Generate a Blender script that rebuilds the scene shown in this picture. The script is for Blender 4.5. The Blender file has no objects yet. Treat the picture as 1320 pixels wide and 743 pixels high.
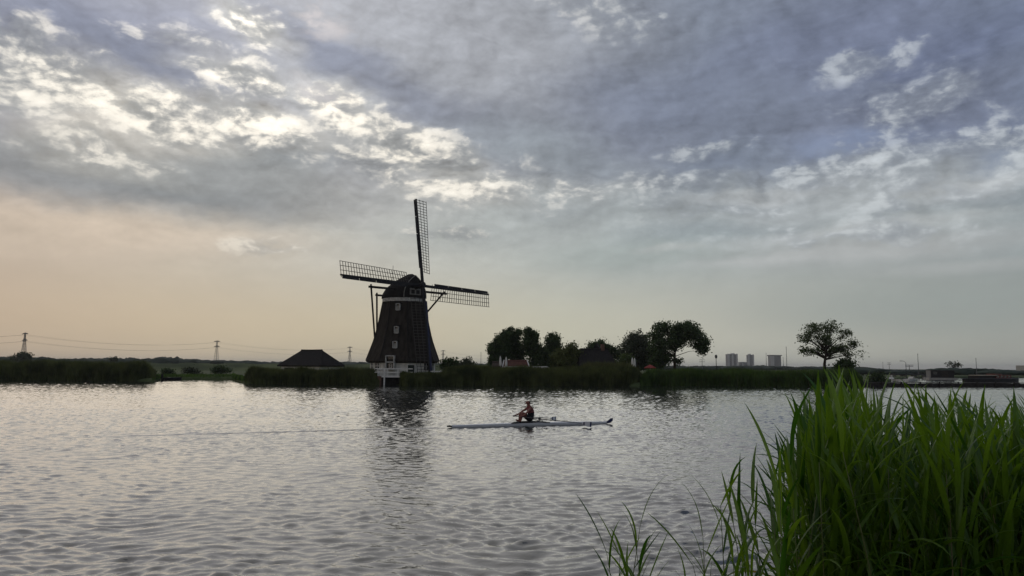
import bpy, bmesh, math, random
import numpy as np
from mathutils import Vector, Matrix, Euler

R = math.radians
SC = bpy.context.scene
COL = SC.collection

# ------------------------------------------------------------------ camera
CAM_H = 2.7                      # eye height above the water (on the near bank)
F_PX = 960.0                     # focal length in photograph pixels (1320 wide)
PITCH, ROLL = R(6.05), R(0.30)
cam_d = bpy.data.cameras.new('camera')
cam_d.sensor_width = 36.0
cam_d.lens = 36.0 * F_PX / 1320.0
cam_d.clip_start = 0.05
cam_d.clip_end = 40000.0
cam = bpy.data.objects.new('camera', cam_d)
COL.objects.link(cam)
CAM_M = Matrix.Rotation(R(90) + PITCH, 3, 'X') @ Matrix.Rotation(ROLL, 3, 'Z')
cam.matrix_world = Matrix.Translation((0, 0, CAM_H)) @ CAM_M.to_4x4()
SC.camera = cam


def ray(px, py):
    """direction of a photograph pixel"""
    return (CAM_M @ Vector(((px - 660.0) / F_PX, -(py - 371.5) / F_PX, -1.0))).normalized()


def on_z(px, py, z=0.0):
    """where that direction meets a level surface"""
    d = ray(px, py)
    t = (z - CAM_H) / d.z
    return Vector((d.x * t, d.y * t, z))


def at_y(px, py, y):
    """where that direction meets the upright plane at depth y"""
    d = ray(px, py)
    t = y / d.y
    return Vector((d.x * t, y, CAM_H + d.z * t))


# ------------------------------------------------------------------ light, sky, exposure
SUN_AZ, SUN_EL = R(-20.0), R(34.0)         # azimuth from +Y towards +X
sun_d = bpy.data.lights.new('sun', 'SUN')
sun_d.energy = 0.5
sun_d.angle = R(80)
sun_d.color = (1.0, 0.92, 0.82)
sun = bpy.data.objects.new('sun', sun_d)
COL.objects.link(sun)
sv = Vector((math.sin(SUN_AZ) * math.cos(SUN_EL), math.cos(SUN_AZ) * math.cos(SUN_EL), math.sin(SUN_EL)))
sun.rotation_euler = sv.to_track_quat('Z', 'Y').to_euler()
sun.location = sv * 60

SC.view_settings.view_transform = 'Standard'
SC.view_settings.look = 'None'
SC.view_settings.exposure = 0.15
SC.view_settings.gamma = 1.0
SC.view_settings.use_curve_mapping = False


def lin(r, g, b):
    def f(c):
        c /= 255.0
        return c / 12.92 if c <= 0.04045 else ((c + 0.055) / 1.055) ** 2.4
    return (f(r), f(g), f(b))


class NT:
    """small helper for node trees"""
    def __init__(self, tree):
        self.t = tree
        tree.nodes.clear()

    def n(self, typ, **kw):
        nd = self.t.nodes.new(typ)
        for k, v in kw.items():
            setattr(nd, k, v)
        return nd

    def put(self, sock, v):
        if hasattr(v, 'is_output') or isinstance(v, bpy.types.NodeSocket):
            self.t.links.new(v, sock)
        elif v is not None:
            if sock.type == 'RGBA' and len(v) == 3:
                v = (*v, 1.0)
            sock.default_value = v

    def math(self, op, a, b=None, c=None, clamp=False):
        nd = self.n('ShaderNodeMath', operation=op, use_clamp=clamp)
        for i, v in enumerate((a, b, c)):
            if v is not None:
                self.put(nd.inputs[i], v)
        return nd.outputs[0]

    def vec(self, op, a, b=None, scale=None):
        nd = self.n('ShaderNodeVectorMath', operation=op)
        self.put(nd.inputs[0], a)
        if b is not None:
            self.put(nd.inputs[1], b)
        if scale is not None:
            self.put(nd.inputs[3], scale)
        return nd.outputs['Value'] if op in ('LENGTH', 'DOT_PRODUCT') else nd.outputs[0]

    def xyz(self, x, y, z):
        nd = self.n('ShaderNodeCombineXYZ')
        for i, v in enumerate((x, y, z)):
            self.put(nd.inputs[i], v)
        return nd.outputs[0]

    def sep(self, v):
        nd = self.n('ShaderNodeSeparateXYZ')
        self.put(nd.inputs[0], v)
        return nd.outputs

    def noise(self, v, scale, detail=4, rough=0.55, lac=2.0, dist=0.0, out='Fac'):
        nd = self.n('ShaderNodeTexNoise')
        if v is not None:
            self.put(nd.inputs['Vector'], v)
        self.put(nd.inputs['Scale'], scale)
        self.put(nd.inputs['Detail'], detail)
        self.put(nd.inputs['Roughness'], rough)
        self.put(nd.inputs['Lacunarity'], lac)
        self.put(nd.inputs['Distortion'], dist)
        return nd.outputs[out]

    def mapr(self, v, a, b, c=0.0, d=1.0, smooth=True):
        nd = self.n('ShaderNodeMapRange')
        nd.interpolation_type = 'SMOOTHSTEP' if smooth else 'LINEAR'
        nd.clamp = True
        self.put(nd.inputs['Value'], v)
        for k, x in zip(('From Min', 'From Max', 'To Min', 'To Max'), (a, b, c, d)):
            self.put(nd.inputs[k], x)
        return nd.outputs[0]

    def mix(self, f, a, b, blend='MIX', clamp=False):
        nd = self.n('ShaderNodeMix', data_type='RGBA', blend_type=blend)
        nd.clamp_factor = True
        nd.clamp_result = clamp
        self.put(nd.inputs[0], f)
        self.put(nd.inputs[6], a)
        self.put(nd.inputs[7], b)
        return nd.outputs[2]

    def ramp(self, f, stops, interp='LINEAR'):
        nd = self.n('ShaderNodeValToRGB')
        r = nd.color_ramp
        r.interpolation = interp
        while len(r.elements) < len(stops):
            r.elements.new(0.5)
        for e, (p, c) in zip(r.elements, stops):
            e.position = p
            e.color = (*c, 1.0) if len(c) == 3 else c
        self.put(nd.inputs[0], f)
        return nd.outputs[0]


def azel(px, py):
    d = ray(px, py)
    return math.degrees(math.atan2(d.x, d.y)), math.degrees(math.asin(d.z))


world = bpy.data.worlds.new('World')
SC.world = world
world.use_nodes = True
W = NT(world.node_tree)
geo = W.n('ShaderNodeTexCoord').outputs['Generated']
dx, dy, dz = W.sep(geo)
az = W.math('MULTIPLY', W.math('ARCTAN2', dx, dy), 57.2958)
el = W.math('MULTIPLY', W.math('ARCSINE', dz), 57.2958)
P = W.xyz(az, el, 0.0)
# wispy warp, calmer towards the horizon
wamt = W.mapr(el, 2.0, 16.0, 0.6, 5.0)
wn = W.noise(W.xyz(az, W.math('MULTIPLY', el, 1.9), 3.1), 0.10, 6, 0.60, out='Color')
wv = W.vec('SUBTRACT', wn, (0.5, 0.5, 0.5))
wv = W.vec('MULTIPLY', wv, (1.5, 1.0, 0.0))
PW = W.vec('ADD', P, W.vec('SCALE', wv, scale=wamt))


def blob(px, py, rx, ry, rot=0.0, src=None, hard=False):
    a, e = azel(px, py)
    k = 57.2958 / F_PX
    m = W.n('ShaderNodeMapping', vector_type='TEXTURE')
    W.put(m.inputs['Vector'], src if src is not None else PW)
    m.inputs['Location'].default_value = (a, e, 0)
    m.inputs['Rotation'].default_value = (0, 0, R(rot))
    m.inputs['Scale'].default_value = (rx * k, ry * k, 1)
    g = W.n('ShaderNodeTexGradient', gradient_type='SPHERICAL')
    W.put(g.inputs[0], m.outputs[0])
    return W.mapr(g.outputs['Fac'], 0.0, 0.45 if hard else 0.9)


# clear sky behind everything
sky = W.n('ShaderNodeTexSky', sky_type='NISHITA')
sky.sun_disc = False
sky.sun_elevation = SUN_EL
sky.sun_rotation = SUN_AZ
sky.altitude = 0.0
sky.air_density = 1.2
sky.dust_density = 2.5
sky.ozone_density = 1.2

# cloud sheet tone: warm and pale below, slate above, paler towards the sun
rel = W.math('COSINE', W.math('SUBTRACT', W.math('RADIANS', az), SUN_AZ))    # 1 towards the sun
low = W.ramp(W.math('MULTIPLY_ADD', az, 1 / 76.0, 0.5), [
    (0.0, lin(184, 164, 142)), (0.16, lin(190, 174, 150)), (0.36, lin(188, 178, 155)),
    (0.55, lin(186, 184, 167)), (0.72, lin(176, 176, 165)), (0.90, lin(158, 160, 152)), (1.0, lin(150, 153, 148))])
mid = W.ramp(W.math('MULTIPLY_ADD', az, 1 / 76.0, 0.5), [
    (0.0, lin(180, 164, 149)), (0.2, lin(182, 174, 162)), (0.42, lin(176, 178, 173)),
    (0.62, lin(156, 163, 163)), (0.85, lin(142, 150, 152)), (1.0, lin(136, 146, 150))])
top = W.ramp(W.math('MULTIPLY_ADD', az, 1 / 76.0, 0.5), [
    (0.0, lin(132, 135, 146)), (0.3, lin(140, 143, 150)), (0.52, lin(143, 147, 154)),
    (0.7, lin(118, 126, 141)), (0.88, lin(110, 118, 138)), (1.0, lin(112, 122, 142))])
tone = W.mix(W.mapr(el, 2.0, 9.5), low, mid)
tone = W.mix(W.mapr(W.math('ADD', el, W.math('MULTIPLY', W.sep(wv)[1], 6.0)), 9.0, 16.5), tone, top)

PAINT = [  # px, py, rx, ry, rot, colour, opacity : broad cloud masses
    (90, 300, 330, 46, 2, (198, 182, 164), .7),
    (210, 238, 370, 50, -2, (126, 130, 133), 1.0),
    (40, 215, 150, 60, 0, (136, 138, 140), .7),
    (330, 208, 220, 56, 8, (132, 137, 140), .9),
    (60, 20, 330, 60, 8, (122, 127, 144), .8),
    (220, 85, 250, 36, -14, (112, 119, 137), .9),
    (420, 62, 190, 36, -22, (110, 117, 134), .85),
    (560, 130, 190, 44, -16, (118, 124, 138), .8),
    (640, 60, 210, 100, -15, (146, 149, 156), .6),
    (700, 190, 200, 46, -10, (128, 136, 143), .7),
    (860, 130, 260, 90, 0, (112, 120, 138), .8),
    (700, 265, 230, 46, -4, (146, 152, 154), .7),
    (1060, 50, 200, 60, 6, (108, 116, 138), .7),
    (1240, 60, 190, 60, 5, (104, 113, 138), .7),
    (1180, 140, 190, 46, 0, (112, 119, 138), .7),
    (1110, 250, 330, 60, 4, (166, 171, 173), .8),
    (1130, 322, 330, 30, 2, (166, 168, 168), .7),
    (900, 300, 150, 24, 0, (136, 146, 152), .6),
    (1110, 178, 120, 26, 0, (118, 130, 156), .6),
    (950, 205, 130, 30, 0, (124, 134, 150), .6),
    (1200, 400, 330, 50, 0, (134, 144, 144), .5),
    (820, 330, 200, 40, 0, (150, 160, 158), .5),
    (60, 95, 130, 55, 0, (176, 176, 174), .6),
    (170, 150, 190, 52, -5, (194, 190, 180), .9),
    (120, 190, 130, 40, -8, (196, 190, 178), .7),
    (355, 162, 150, 40, -6, (190, 188, 182), .85),
    (325, 105, 120, 30, -6, (182, 182, 180), .7),
    (325, 28, 85, 34, -18, (196, 195, 190), .7),
    (450, 140, 110, 40, -24, (186, 186, 182), .75),
    (545, 192, 150, 46, -20, (184, 184, 180), .8),
    (600, 248, 120, 34, -6, (194, 193, 188), .8),
    (730, 240, 160, 30, -4, (166, 170, 170), .6),
    (250, 222, 260, 34, -2, (136, 139, 140), .75),
    (620, 300, 260, 30, 0, (160, 166, 166), .5),
    (1110, 298, 250, 17, 3, (176, 180, 181), .85),
    (1020, 336, 200, 11, 2, (172, 175, 175), .7),
    (1240, 238, 150, 20, 4, (178, 182, 184), .75),
    (985, 246, 150, 13, 3, (174, 178, 180), .75),
    (1250, 345, 170, 12, 1, (164, 167, 167), .6),
    (860, 322, 70, 8, 2, (174, 178, 177), .6),
]
for (px, py, rx, ry, rot, c, op) in PAINT:
    tone = W.mix(W.math('MULTIPLY', blob(px, py, rx, ry, rot), op), tone, lin(*c))

# billowing detail in a layer seen in perspective
hz = W.math('ADD', W.math('MAXIMUM', dz, 0.0), 0.16)
q = W.xyz(W.math('DIVIDE', dx, hz), W.math('DIVIDE', dy, hz), 0.0)
ts = W.vec('MULTIPLY', W.vec('ADD', P, W.vec('SCALE', wv, scale=1.6)), (1.0, 1.8, 0.0))
sun_dir = (math.degrees(SUN_AZ), math.degrees(SUN_EL) * 1.8, 0.0)
to_sun = W.vec('NORMALIZE', W.vec('SUBTRACT', sun_dir, ts))


def dens(v, detail):
    a = W.noise(v, 0.125, detail, 0.62, lac=2.1)
    vo = W.n('ShaderNodeTexVoronoi', feature='F1', voronoi_dimensions='2D')
    vo.normalize = True
    W.put(vo.inputs['Vector'], W.vec('ADD', v, W.vec('SCALE', W.noise(v, 0.5, 2, 0.5, out='Color'), scale=1.6)))
    vo.inputs['Scale'].default_value = 0.26
    vo.inputs['Detail'].default_value = 2.5
    vo.inputs['Roughness'].default_value = 0.55
    vo.inputs['Lacunarity'].default_value = 2.3
    puff = W.math('SUBTRACT', 1.0, vo.outputs['Distance'])
    return W.math('ADD', W.math('MULTIPLY', a, 0.62), W.math('MULTIPLY', puff, 0.38))


D0 = dens(ts, 9)
D1 = dens(W.vec('ADD', ts, W.vec('SCALE', to_sun, scale=0.8)), 9)
D2 = dens(W.vec('ADD', ts, W.vec('SCALE', to_sun, scale=2.6)), 3)
relief = W.math('ADD', W.math('MULTIPLY', W.math('SUBTRACT', D0, D1), 0.9), W.math('MULTIPLY', W.math('SUBTRACT', D0, D2), 0.6))

# where broken, brightly edged cloud stands
KUM = [
    (60, 100, 130, 70, 0, .9), (250, 60, 130, 26, -10, .4), (190, 145, 175, 50, -4, 1.0), (330, 165, 150, 52, -8, 1.0), (330, 30, 80, 42, -20, 1.0),
    (320, 105, 110, 38, -5, .9), (440, 140, 110, 46, -24, .95), (540, 185, 160, 52, -20, 1.0), (600, 245, 130, 42, -8, .95),
    (500, 205, 120, 40, -10, .8), (720, 235, 200, 42, -5, .6), (30, 55, 80, 40, 0, .7), (130, 195, 110, 34, 0, .5),
    (860, 236, 190, 26, 3, .6), (960, 262, 200, 24, 4, .55), (1130, 305, 240, 26, 3, .5), (1060, 225, 240, 56, 4, .55), (1200, 250, 230, 80, 4, .5), (1180, 140, 150, 70, 0, .5),
    (1110, 66, 110, 20, 4, .45), (1040, 300, 220, 34, 2, .4), (1270, 180, 120, 50, 0, .6), (960, 185, 140, 26, 4, .5),
    (585, 302, 90, 16, 0, .7), (370, 320, 120, 20, 0, .45), (790, 15, 160, 40, -10, .35),
]
K = None
for (px, py, rx, ry, rot, op) in KUM:
    b = W.math('MULTIPLY', blob(px, py, rx, ry, rot), op)
    K = b if K is None else W.math('MAXIMUM', K, b)
# the same kind of cloud goes on at random outside the view
gen = W.mapr(W.noise(P, 0.045, 3, 0.5), 0.52, 0.70, 0.0, 0.55)
outside = W.math('MAXIMUM', W.mapr(W.math('ABSOLUTE', az), 36.0, 48.0), W.mapr(el, 29.0, 36.0))
K = W.math('MAXIMUM', K, W.math('MULTIPLY', gen, outside))

body = W.mapr(W.math('ADD', D0, W.math('MULTIPLY', K, 0.22)), 0.62, 0.72)
lit = W.mapr(W.math('ADD', relief, W.math('MULTIPLY', K, 0.045)), -0.03, 0.13)
warm = W.mapr(rel, 0.80, 1.0)
bright = W.mix(warm, lin(176, 181, 184), lin(216, 210, 198))
shade = W.mix(warm, lin(134, 141, 150), lin(138, 141, 143))
kcol = W.mix(lit, shade, bright)
kfac = W.math('MULTIPLY', W.math('MULTIPLY', body, W.math('POWER', K, 0.6)), W.mapr(lit, 0.0, 1.0, 0.75, 1.0))
cloud = W.mix(kfac, tone, kcol)
# gentle relief and mottling everywhere
mott = W.noise(ts, 0.06, 6, 0.6)
gain = W.math('ADD', W.math('MULTIPLY', relief, W.math('MULTIPLY_ADD', K, 1.3, 1.2)), W.math('MULTIPLY_ADD', W.math('SUBTRACT', mott, 0.5), 0.45, 1.0))
gain = W.math('MULTIPLY_ADD', W.math('SUBTRACT', gain, 1.0), W.mapr(el, 4.0, 15.0, 0.08, 1.0), 1.0)
cloud = W.vec('SCALE', cloud, scale=gain)

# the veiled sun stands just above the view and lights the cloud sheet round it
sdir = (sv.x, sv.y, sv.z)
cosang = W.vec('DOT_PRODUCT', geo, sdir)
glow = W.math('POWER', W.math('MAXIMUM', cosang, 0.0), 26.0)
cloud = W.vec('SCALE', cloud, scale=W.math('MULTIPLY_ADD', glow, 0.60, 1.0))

# breaks where the clear sky shows
HOLES = [(1095, 180, 66, 26, 0, .95), (1135, 78, 46, 22, 0, .5), (1290, 200, 60, 24, 0, .4), (395, 12, 80, 30, -10, .5), (900, 215, 110, 22, 0, .35), (420, 118, 60, 22, -20, .4)]
H = None
for (px, py, rx, ry, rot, op) in HOLES:
    b = W.math('MULTIPLY', blob(px, py, rx, ry, rot), op)
    H = b if H is None else W.math('MAXIMUM', H, b)
H = W.math('MULTIPLY', H, W.mapr(D0, 0.62, 0.46))
STR = 0.1
skyc = W.mix(0.75, sky.outputs[0], tuple(c / STR for c in lin(112, 126, 160)))
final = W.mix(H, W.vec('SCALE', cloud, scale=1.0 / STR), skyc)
# thin air below the cloud still carries a little of the clear sky's own light
final = W.mix(0.03, final, W.mix(1.0, sky.outputs[0], (0.6, 0.6, 0.6), blend='MULTIPLY'))
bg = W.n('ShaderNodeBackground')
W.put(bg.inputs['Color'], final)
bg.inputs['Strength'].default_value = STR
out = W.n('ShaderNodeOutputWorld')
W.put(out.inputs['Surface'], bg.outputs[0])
world.cycles.sampling_method = 'MANUAL'
world.cycles.sample_map_resolution = 512

# ------------------------------------------------------------------ mesh and object helpers
RNG = random.Random(7)
NPR = np.random.default_rng(11)


class MB:
    """collects faces that become ONE mesh object"""
    def __init__(self):
        self.v, self.f = [], []

    def add(self, vs, fs):
        o = len(self.v)
        self.v += [tuple(p) for p in vs]
        self.f += [tuple(i + o for i in f) for f in fs]
        return self

    def box(self, c, s, rz=0.0):
        m = Matrix.Rotation(rz, 3, 'Z')
        vs = []
        for z in (-.5, .5):
            for x, y in ((-.5, -.5), (.5, -.5), (.5, .5), (-.5, .5)):
                vs.append(Vector(c) + m @ Vector((x * s[0], y * s[1], z * s[2])))
        return self.add(vs, [(3, 2, 1, 0), (4, 5, 6, 7), (0, 1, 5, 4), (1, 2, 6, 5), (2, 3, 7, 6), (3, 0, 4, 7)])

    def beam(self, a, b, w, h=None, w2=None, h2=None, up=(0, 0, 1)):
        """rectangular bar from a to b, w wide and h thick, may taper to w2, h2"""
        a, b = Vector(a), Vector(b)
        h = w if h is None else h
        w2 = w if w2 is None else w2
        h2 = h if h2 is None else h2
        d = (b - a).normalized()
        u = Vector(up)
        if abs(d.dot(u)) > .98:
            u = Vector((1, 0, 0))
        s = d.cross(u).normalized()
        u = s.cross(d)
        vs = []
        for p, ww, hh in ((a, w, h), (b, w2, h2)):
            for i, j in ((-.5, -.5), (.5, -.5), (.5, .5), (-.5, .5)):
                vs.append(p + s * ww * i + u * hh * j)
        return self.add(vs, [(3, 2, 1, 0), (4, 5, 6, 7), (0, 1, 5, 4), (1, 2, 6, 5), (2, 3, 7, 6), (3, 0, 4, 7)])

    def tube(self, pts, rad, n=6, cap=True):
        pts = [Vector(p) for p in pts]
        if not hasattr(rad, '__len__'):
            rad = [rad] * len(pts)
        o = []
        ref = Vector((0.31, 0.22, 0.93))
        for i, p in enumerate(pts):
            d = (pts[min(i + 1, len(pts) - 1)] - pts[max(i - 1, 0)]).normalized()
            r = ref if abs(d.dot(ref)) < .95 else Vector((1, 0, 0))
            s = d.cross(r).normalized()
            u = s.cross(d)
            for k in range(n):
                t = 2 * math.pi * k / n
                o.append(p + (s * math.cos(t) + u * math.sin(t)) * rad[i])
        fs = []
        for i in range(len(pts) - 1):
            for k in range(n):
                k2 = (k + 1) % n
                fs.append((i * n + k, i * n + k2, (i + 1) * n + k2, (i + 1) * n + k))
        if cap:
            fs.append(tuple(range(n - 1, -1, -1)))
            m = (len(pts) - 1) * n
            fs.append(tuple(m + k for k in range(n)))
        return self.add(o, fs)

    def loft(self, rings, closed=True, cap=True):
        """rings of equal length joined in order"""
        n = len(rings[0])
        vs = [p for r in rings for p in r]
        fs = []
        for i in range(len(rings) - 1):
            for k in range(n if closed else n - 1):
                k2 = (k + 1) % n
                fs.append((i * n + k, i * n + k2, (i + 1) * n + k2, (i + 1) * n + k))
        if cap and closed:
            fs.append(tuple(range(n - 1, -1, -1)))
            m = (len(rings) - 1) * n
            fs.append(tuple(m + k for k in range(n)))
        return self.add(vs, fs)

    def ngon(self, r, z, n, cx=0, cy=0, ph=0.0):
        return [(cx + r * math.cos(ph + 2 * math.pi * k / n), cy + r * math.sin(ph + 2 * math.pi * k / n), z) for k in range(n)]

    def mesh(self, name, smooth=False):
        me = bpy.data.meshes.new(name)
        me.from_pydata(self.v, [], self.f)
        if smooth:
            me.polygons.foreach_set('use_smooth', [True] * len(me.polygons))
        me.update()
        return me

    def build(self, name, mat, parent=None, smooth=False, bevel=0.0, fix=True):
        me = self.mesh(name, smooth)
        if fix:
            bm = bmesh.new()
            bm.from_mesh(me)
            bmesh.ops.recalc_face_normals(bm, faces=bm.faces)
            if bevel:
                bmesh.ops.bevel(bm, geom=[e for e in bm.edges if e.calc_face_angle(0) > .5], offset=bevel, segments=1, affect='EDGES', clamp_overlap=True)
            bm.to_mesh(me)
            bm.free()
        return obj(name, me, mat, parent)


def obj(name, me, mat, parent=None):
    if mat is not None and not me.materials:
        me.materials.append(mat)
    o = bpy.data.objects.new(name, me)
    COL.objects.link(o)
    if parent is not None:
        o.parent = parent
    return o


def tag(o, label, cat, group=None):
    o['label'] = label
    o['category'] = cat
    if group:
        o['group'] = group
    return o


def thing(name, label, cat, loc=(0, 0, 0), rz=0.0, group=None):
    o = bpy.data.objects.new(name, None)
    o.empty_display_size = 0.2
    COL.objects.link(o)
    o.location = loc
    o.rotation_euler = (0, 0, rz)
    return tag(o, label, cat, group)


def kind(o, k, label=None, cat=None):
    o['kind'] = k
    if label:
        o['label'] = label
    if cat:
        o['category'] = cat
    return o


# ------------------------------------------------------------------ materials
MATS = {}


def mat(name, col, rough=0.8, var=0.25, scale=2.0, bump=0.0, bscale=20.0, metal=0.0, spec=0.3, stretch=(1, 1, 1), translucent=0.0, objrand=0.0, col2=None, gen='Object'):
    if name in MATS:
        return MATS[name]
    m = bpy.data.materials.new(name)
    m.use_nodes = True
    t = NT(m.node_tree)
    co = t.n('ShaderNodeTexCoord').outputs[gen] if gen != 'Position' else t.n('ShaderNodeNewGeometry').outputs['Position']
    cv = t.vec('MULTIPLY', co, stretch)
    nz = t.noise(cv, scale, 5, 0.6)
    dark = tuple(c * (1 - var) for c in col)
    lite = tuple(min(1, c * (1 + var)) for c in (col2 or col))
    c = t.mix(t.mapr(nz, 0.3, 0.7), dark, lite)
    if objrand:
        ri = t.n('ShaderNodeObjectInfo').outputs['Random']
        c = t.vec('SCALE', c, scale=t.math('MULTIPLY_ADD', ri, objrand, 1 - objrand / 2))
    b = t.n('ShaderNodeBsdfPrincipled')
    t.put(b.inputs['Base Color'], c)
    b.inputs['Roughness'].default_value = rough
    b.inputs['Metallic'].default_value = metal
    b.inputs['Specular IOR Level'].default_value = spec
    if bump:
        bp = t.n('ShaderNodeBump')
        bp.inputs['Strength'].default_value = bump
        bp.inputs['Distance'].default_value = 0.05
        t.put(bp.inputs['Height'], t.noise(cv, bscale, 4, 0.65))
        t.put(b.inputs['Normal'], bp.outputs[0])
    sh = b.outputs[0]
    if translucent:
        tr = t.n('ShaderNodeBsdfTranslucent')
        t.put(tr.inputs[0], t.vec('MULTIPLY', c, (1.25, 1.15, 0.7)))
        mx = t.n('ShaderNodeMixShader')
        mx.inputs[0].default_value = translucent
        t.put(mx.inputs[1], sh)
        t.put(mx.inputs[2], tr.outputs[0])
        sh = mx.outputs[0]
    o = t.n('ShaderNodeOutputMaterial')
    t.put(o.inputs[0], sh)
    MATS[name] = m
    return m


thatch = mat('thatch', (0.034, 0.029, 0.024), 0.95, .4, .7, .5, 14, stretch=(3, 3, .5), spec=.1)
thatch_dark = mat('thatch_dark', (0.024, 0.022, 0.021), 0.95, .3, 1.2, .5, 14, stretch=(3, 3, .6), spec=.1)
white_paint = mat('white_paint', (0.70, 0.68, 0.62), 0.6, .12, 3, .15, 30)
white_wash = mat('white_wash', (0.62, 0.60, 0.54), 0.8, .18, 1.5, .25, 12)
dark_wood = mat('dark_wood', (0.030, 0.026, 0.023), 0.75, .3, 2, .3, 30, spec=.2)
tar_wood = mat('tarred_wood', (0.018, 0.017, 0.018), 0.6, .3, 2, .3, 30, spec=.2)
blue_board = mat('blue_board', (0.020, 0.024, 0.060), 0.6, .2, 2, .2, 20)
lath_wood = mat('lath_wood', (0.060, 0.052, 0.045), 0.75, .2, 3, 0, 20)
glass_dark = mat('window_glass', (0.012, 0.014, 0.016), 0.08, .2, 2, spec=.6)
green_door = mat('green_door', (0.012, 0.022, 0.016), 0.5, .2, 2)
iron = mat('iron', (0.035, 0.035, 0.037), 0.5, .3, 4, metal=.4)
galv = mat('galvanised_steel', (0.13, 0.13, 0.135), 0.6, .2, 1, metal=.3)
concrete = mat('concrete', (0.32, 0.31, 0.28), 0.9, .2, 1.5, .3, 10)
red_tile = mat('red_tile', (0.11, 0.042, 0.030), 0.8, .35, 3, .3, 12)
red_cloth = mat('red_cloth', (0.32, 0.05, 0.045), 0.8, .12, 2, translucent=.25)
white_cloth = mat('white_cloth', (0.75, 0.74, 0.72), 0.8, .08, 2, translucent=.2)
brick = mat('brick', (0.15, 0.085, 0.06), 0.9, .3, 4, .3, 12)
brown_wall = mat('brown_board', (0.075, 0.055, 0.042), 0.85, .25, 2, .3, 12)
bark = mat('bark', (0.045, 0.036, 0.028), 0.95, .35, 3, .6, 12, stretch=(1, 1, .25), spec=.1)
leaf_a = mat('leaf_dark', (0.036, 0.068, 0.022), 0.7, .45, .9, spec=.25, translucent=.25, gen='Position', col2=(0.05, 0.08, 0.03))
leaf_b = mat('leaf_mid', (0.055, 0.088, 0.030), 0.7, .4, .9, spec=.25, translucent=.25, gen='Position', col2=(0.07, 0.10, 0.035))
leaf_c = mat('leaf_yellow', (0.095, 0.115, 0.035), 0.7, .4, .9, spec=.25, translucent=.25, gen='Position')
leaf_d = mat('leaf_grey', (0.062, 0.078, 0.048), 0.7, .35, .9, spec=.25, translucent=.2, gen='Position')
reed_dark = mat('reed_dark', (0.052, 0.076, 0.024), 0.75, .5, .35, spec=.2, translucent=.25, gen='Position', col2=(0.075, 0.090, 0.030))
reed_dry = mat('reed_dry', (0.085, 0.080, 0.032), 0.8, .4, .35, spec=.2, translucent=.25, gen='Position', col2=(0.075, 0.09, 0.035))
reed_green = mat('reed_green', (0.050, 0.105, 0.022), 0.75, .4, .35, spec=.2, translucent=.3, gen='Position', col2=(0.065, 0.115, 0.025))
meadow_m = mat('meadow_grass', (0.042, 0.066, 0.024), 0.95, .4, .05, .4, 3, spec=.1, gen='Position', col2=(0.065, 0.080, 0.030))
mud = mat('bank_earth', (0.050, 0.045, 0.030), 0.95, .4, 1.5, .5, 8, spec=.15, gen='Position')
wood_far = mat('far_foliage', (0.026, 0.040, 0.030), 0.95, .35, .08, spec=.1, gen='Position')

# ------------------------------------------------------------------ water
BOAT_A = Vector((-2.88, 33.38, 0))      # stern end
BOAT_B = Vector((4.82, 36.40, 0))       # bow end
BOAT_C = (BOAT_A + BOAT_B) / 2
BOAT_D = (BOAT_B - BOAT_A).normalized()
BOAT_ANG = math.atan2(BOAT_D.y, BOAT_D.x)


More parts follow.
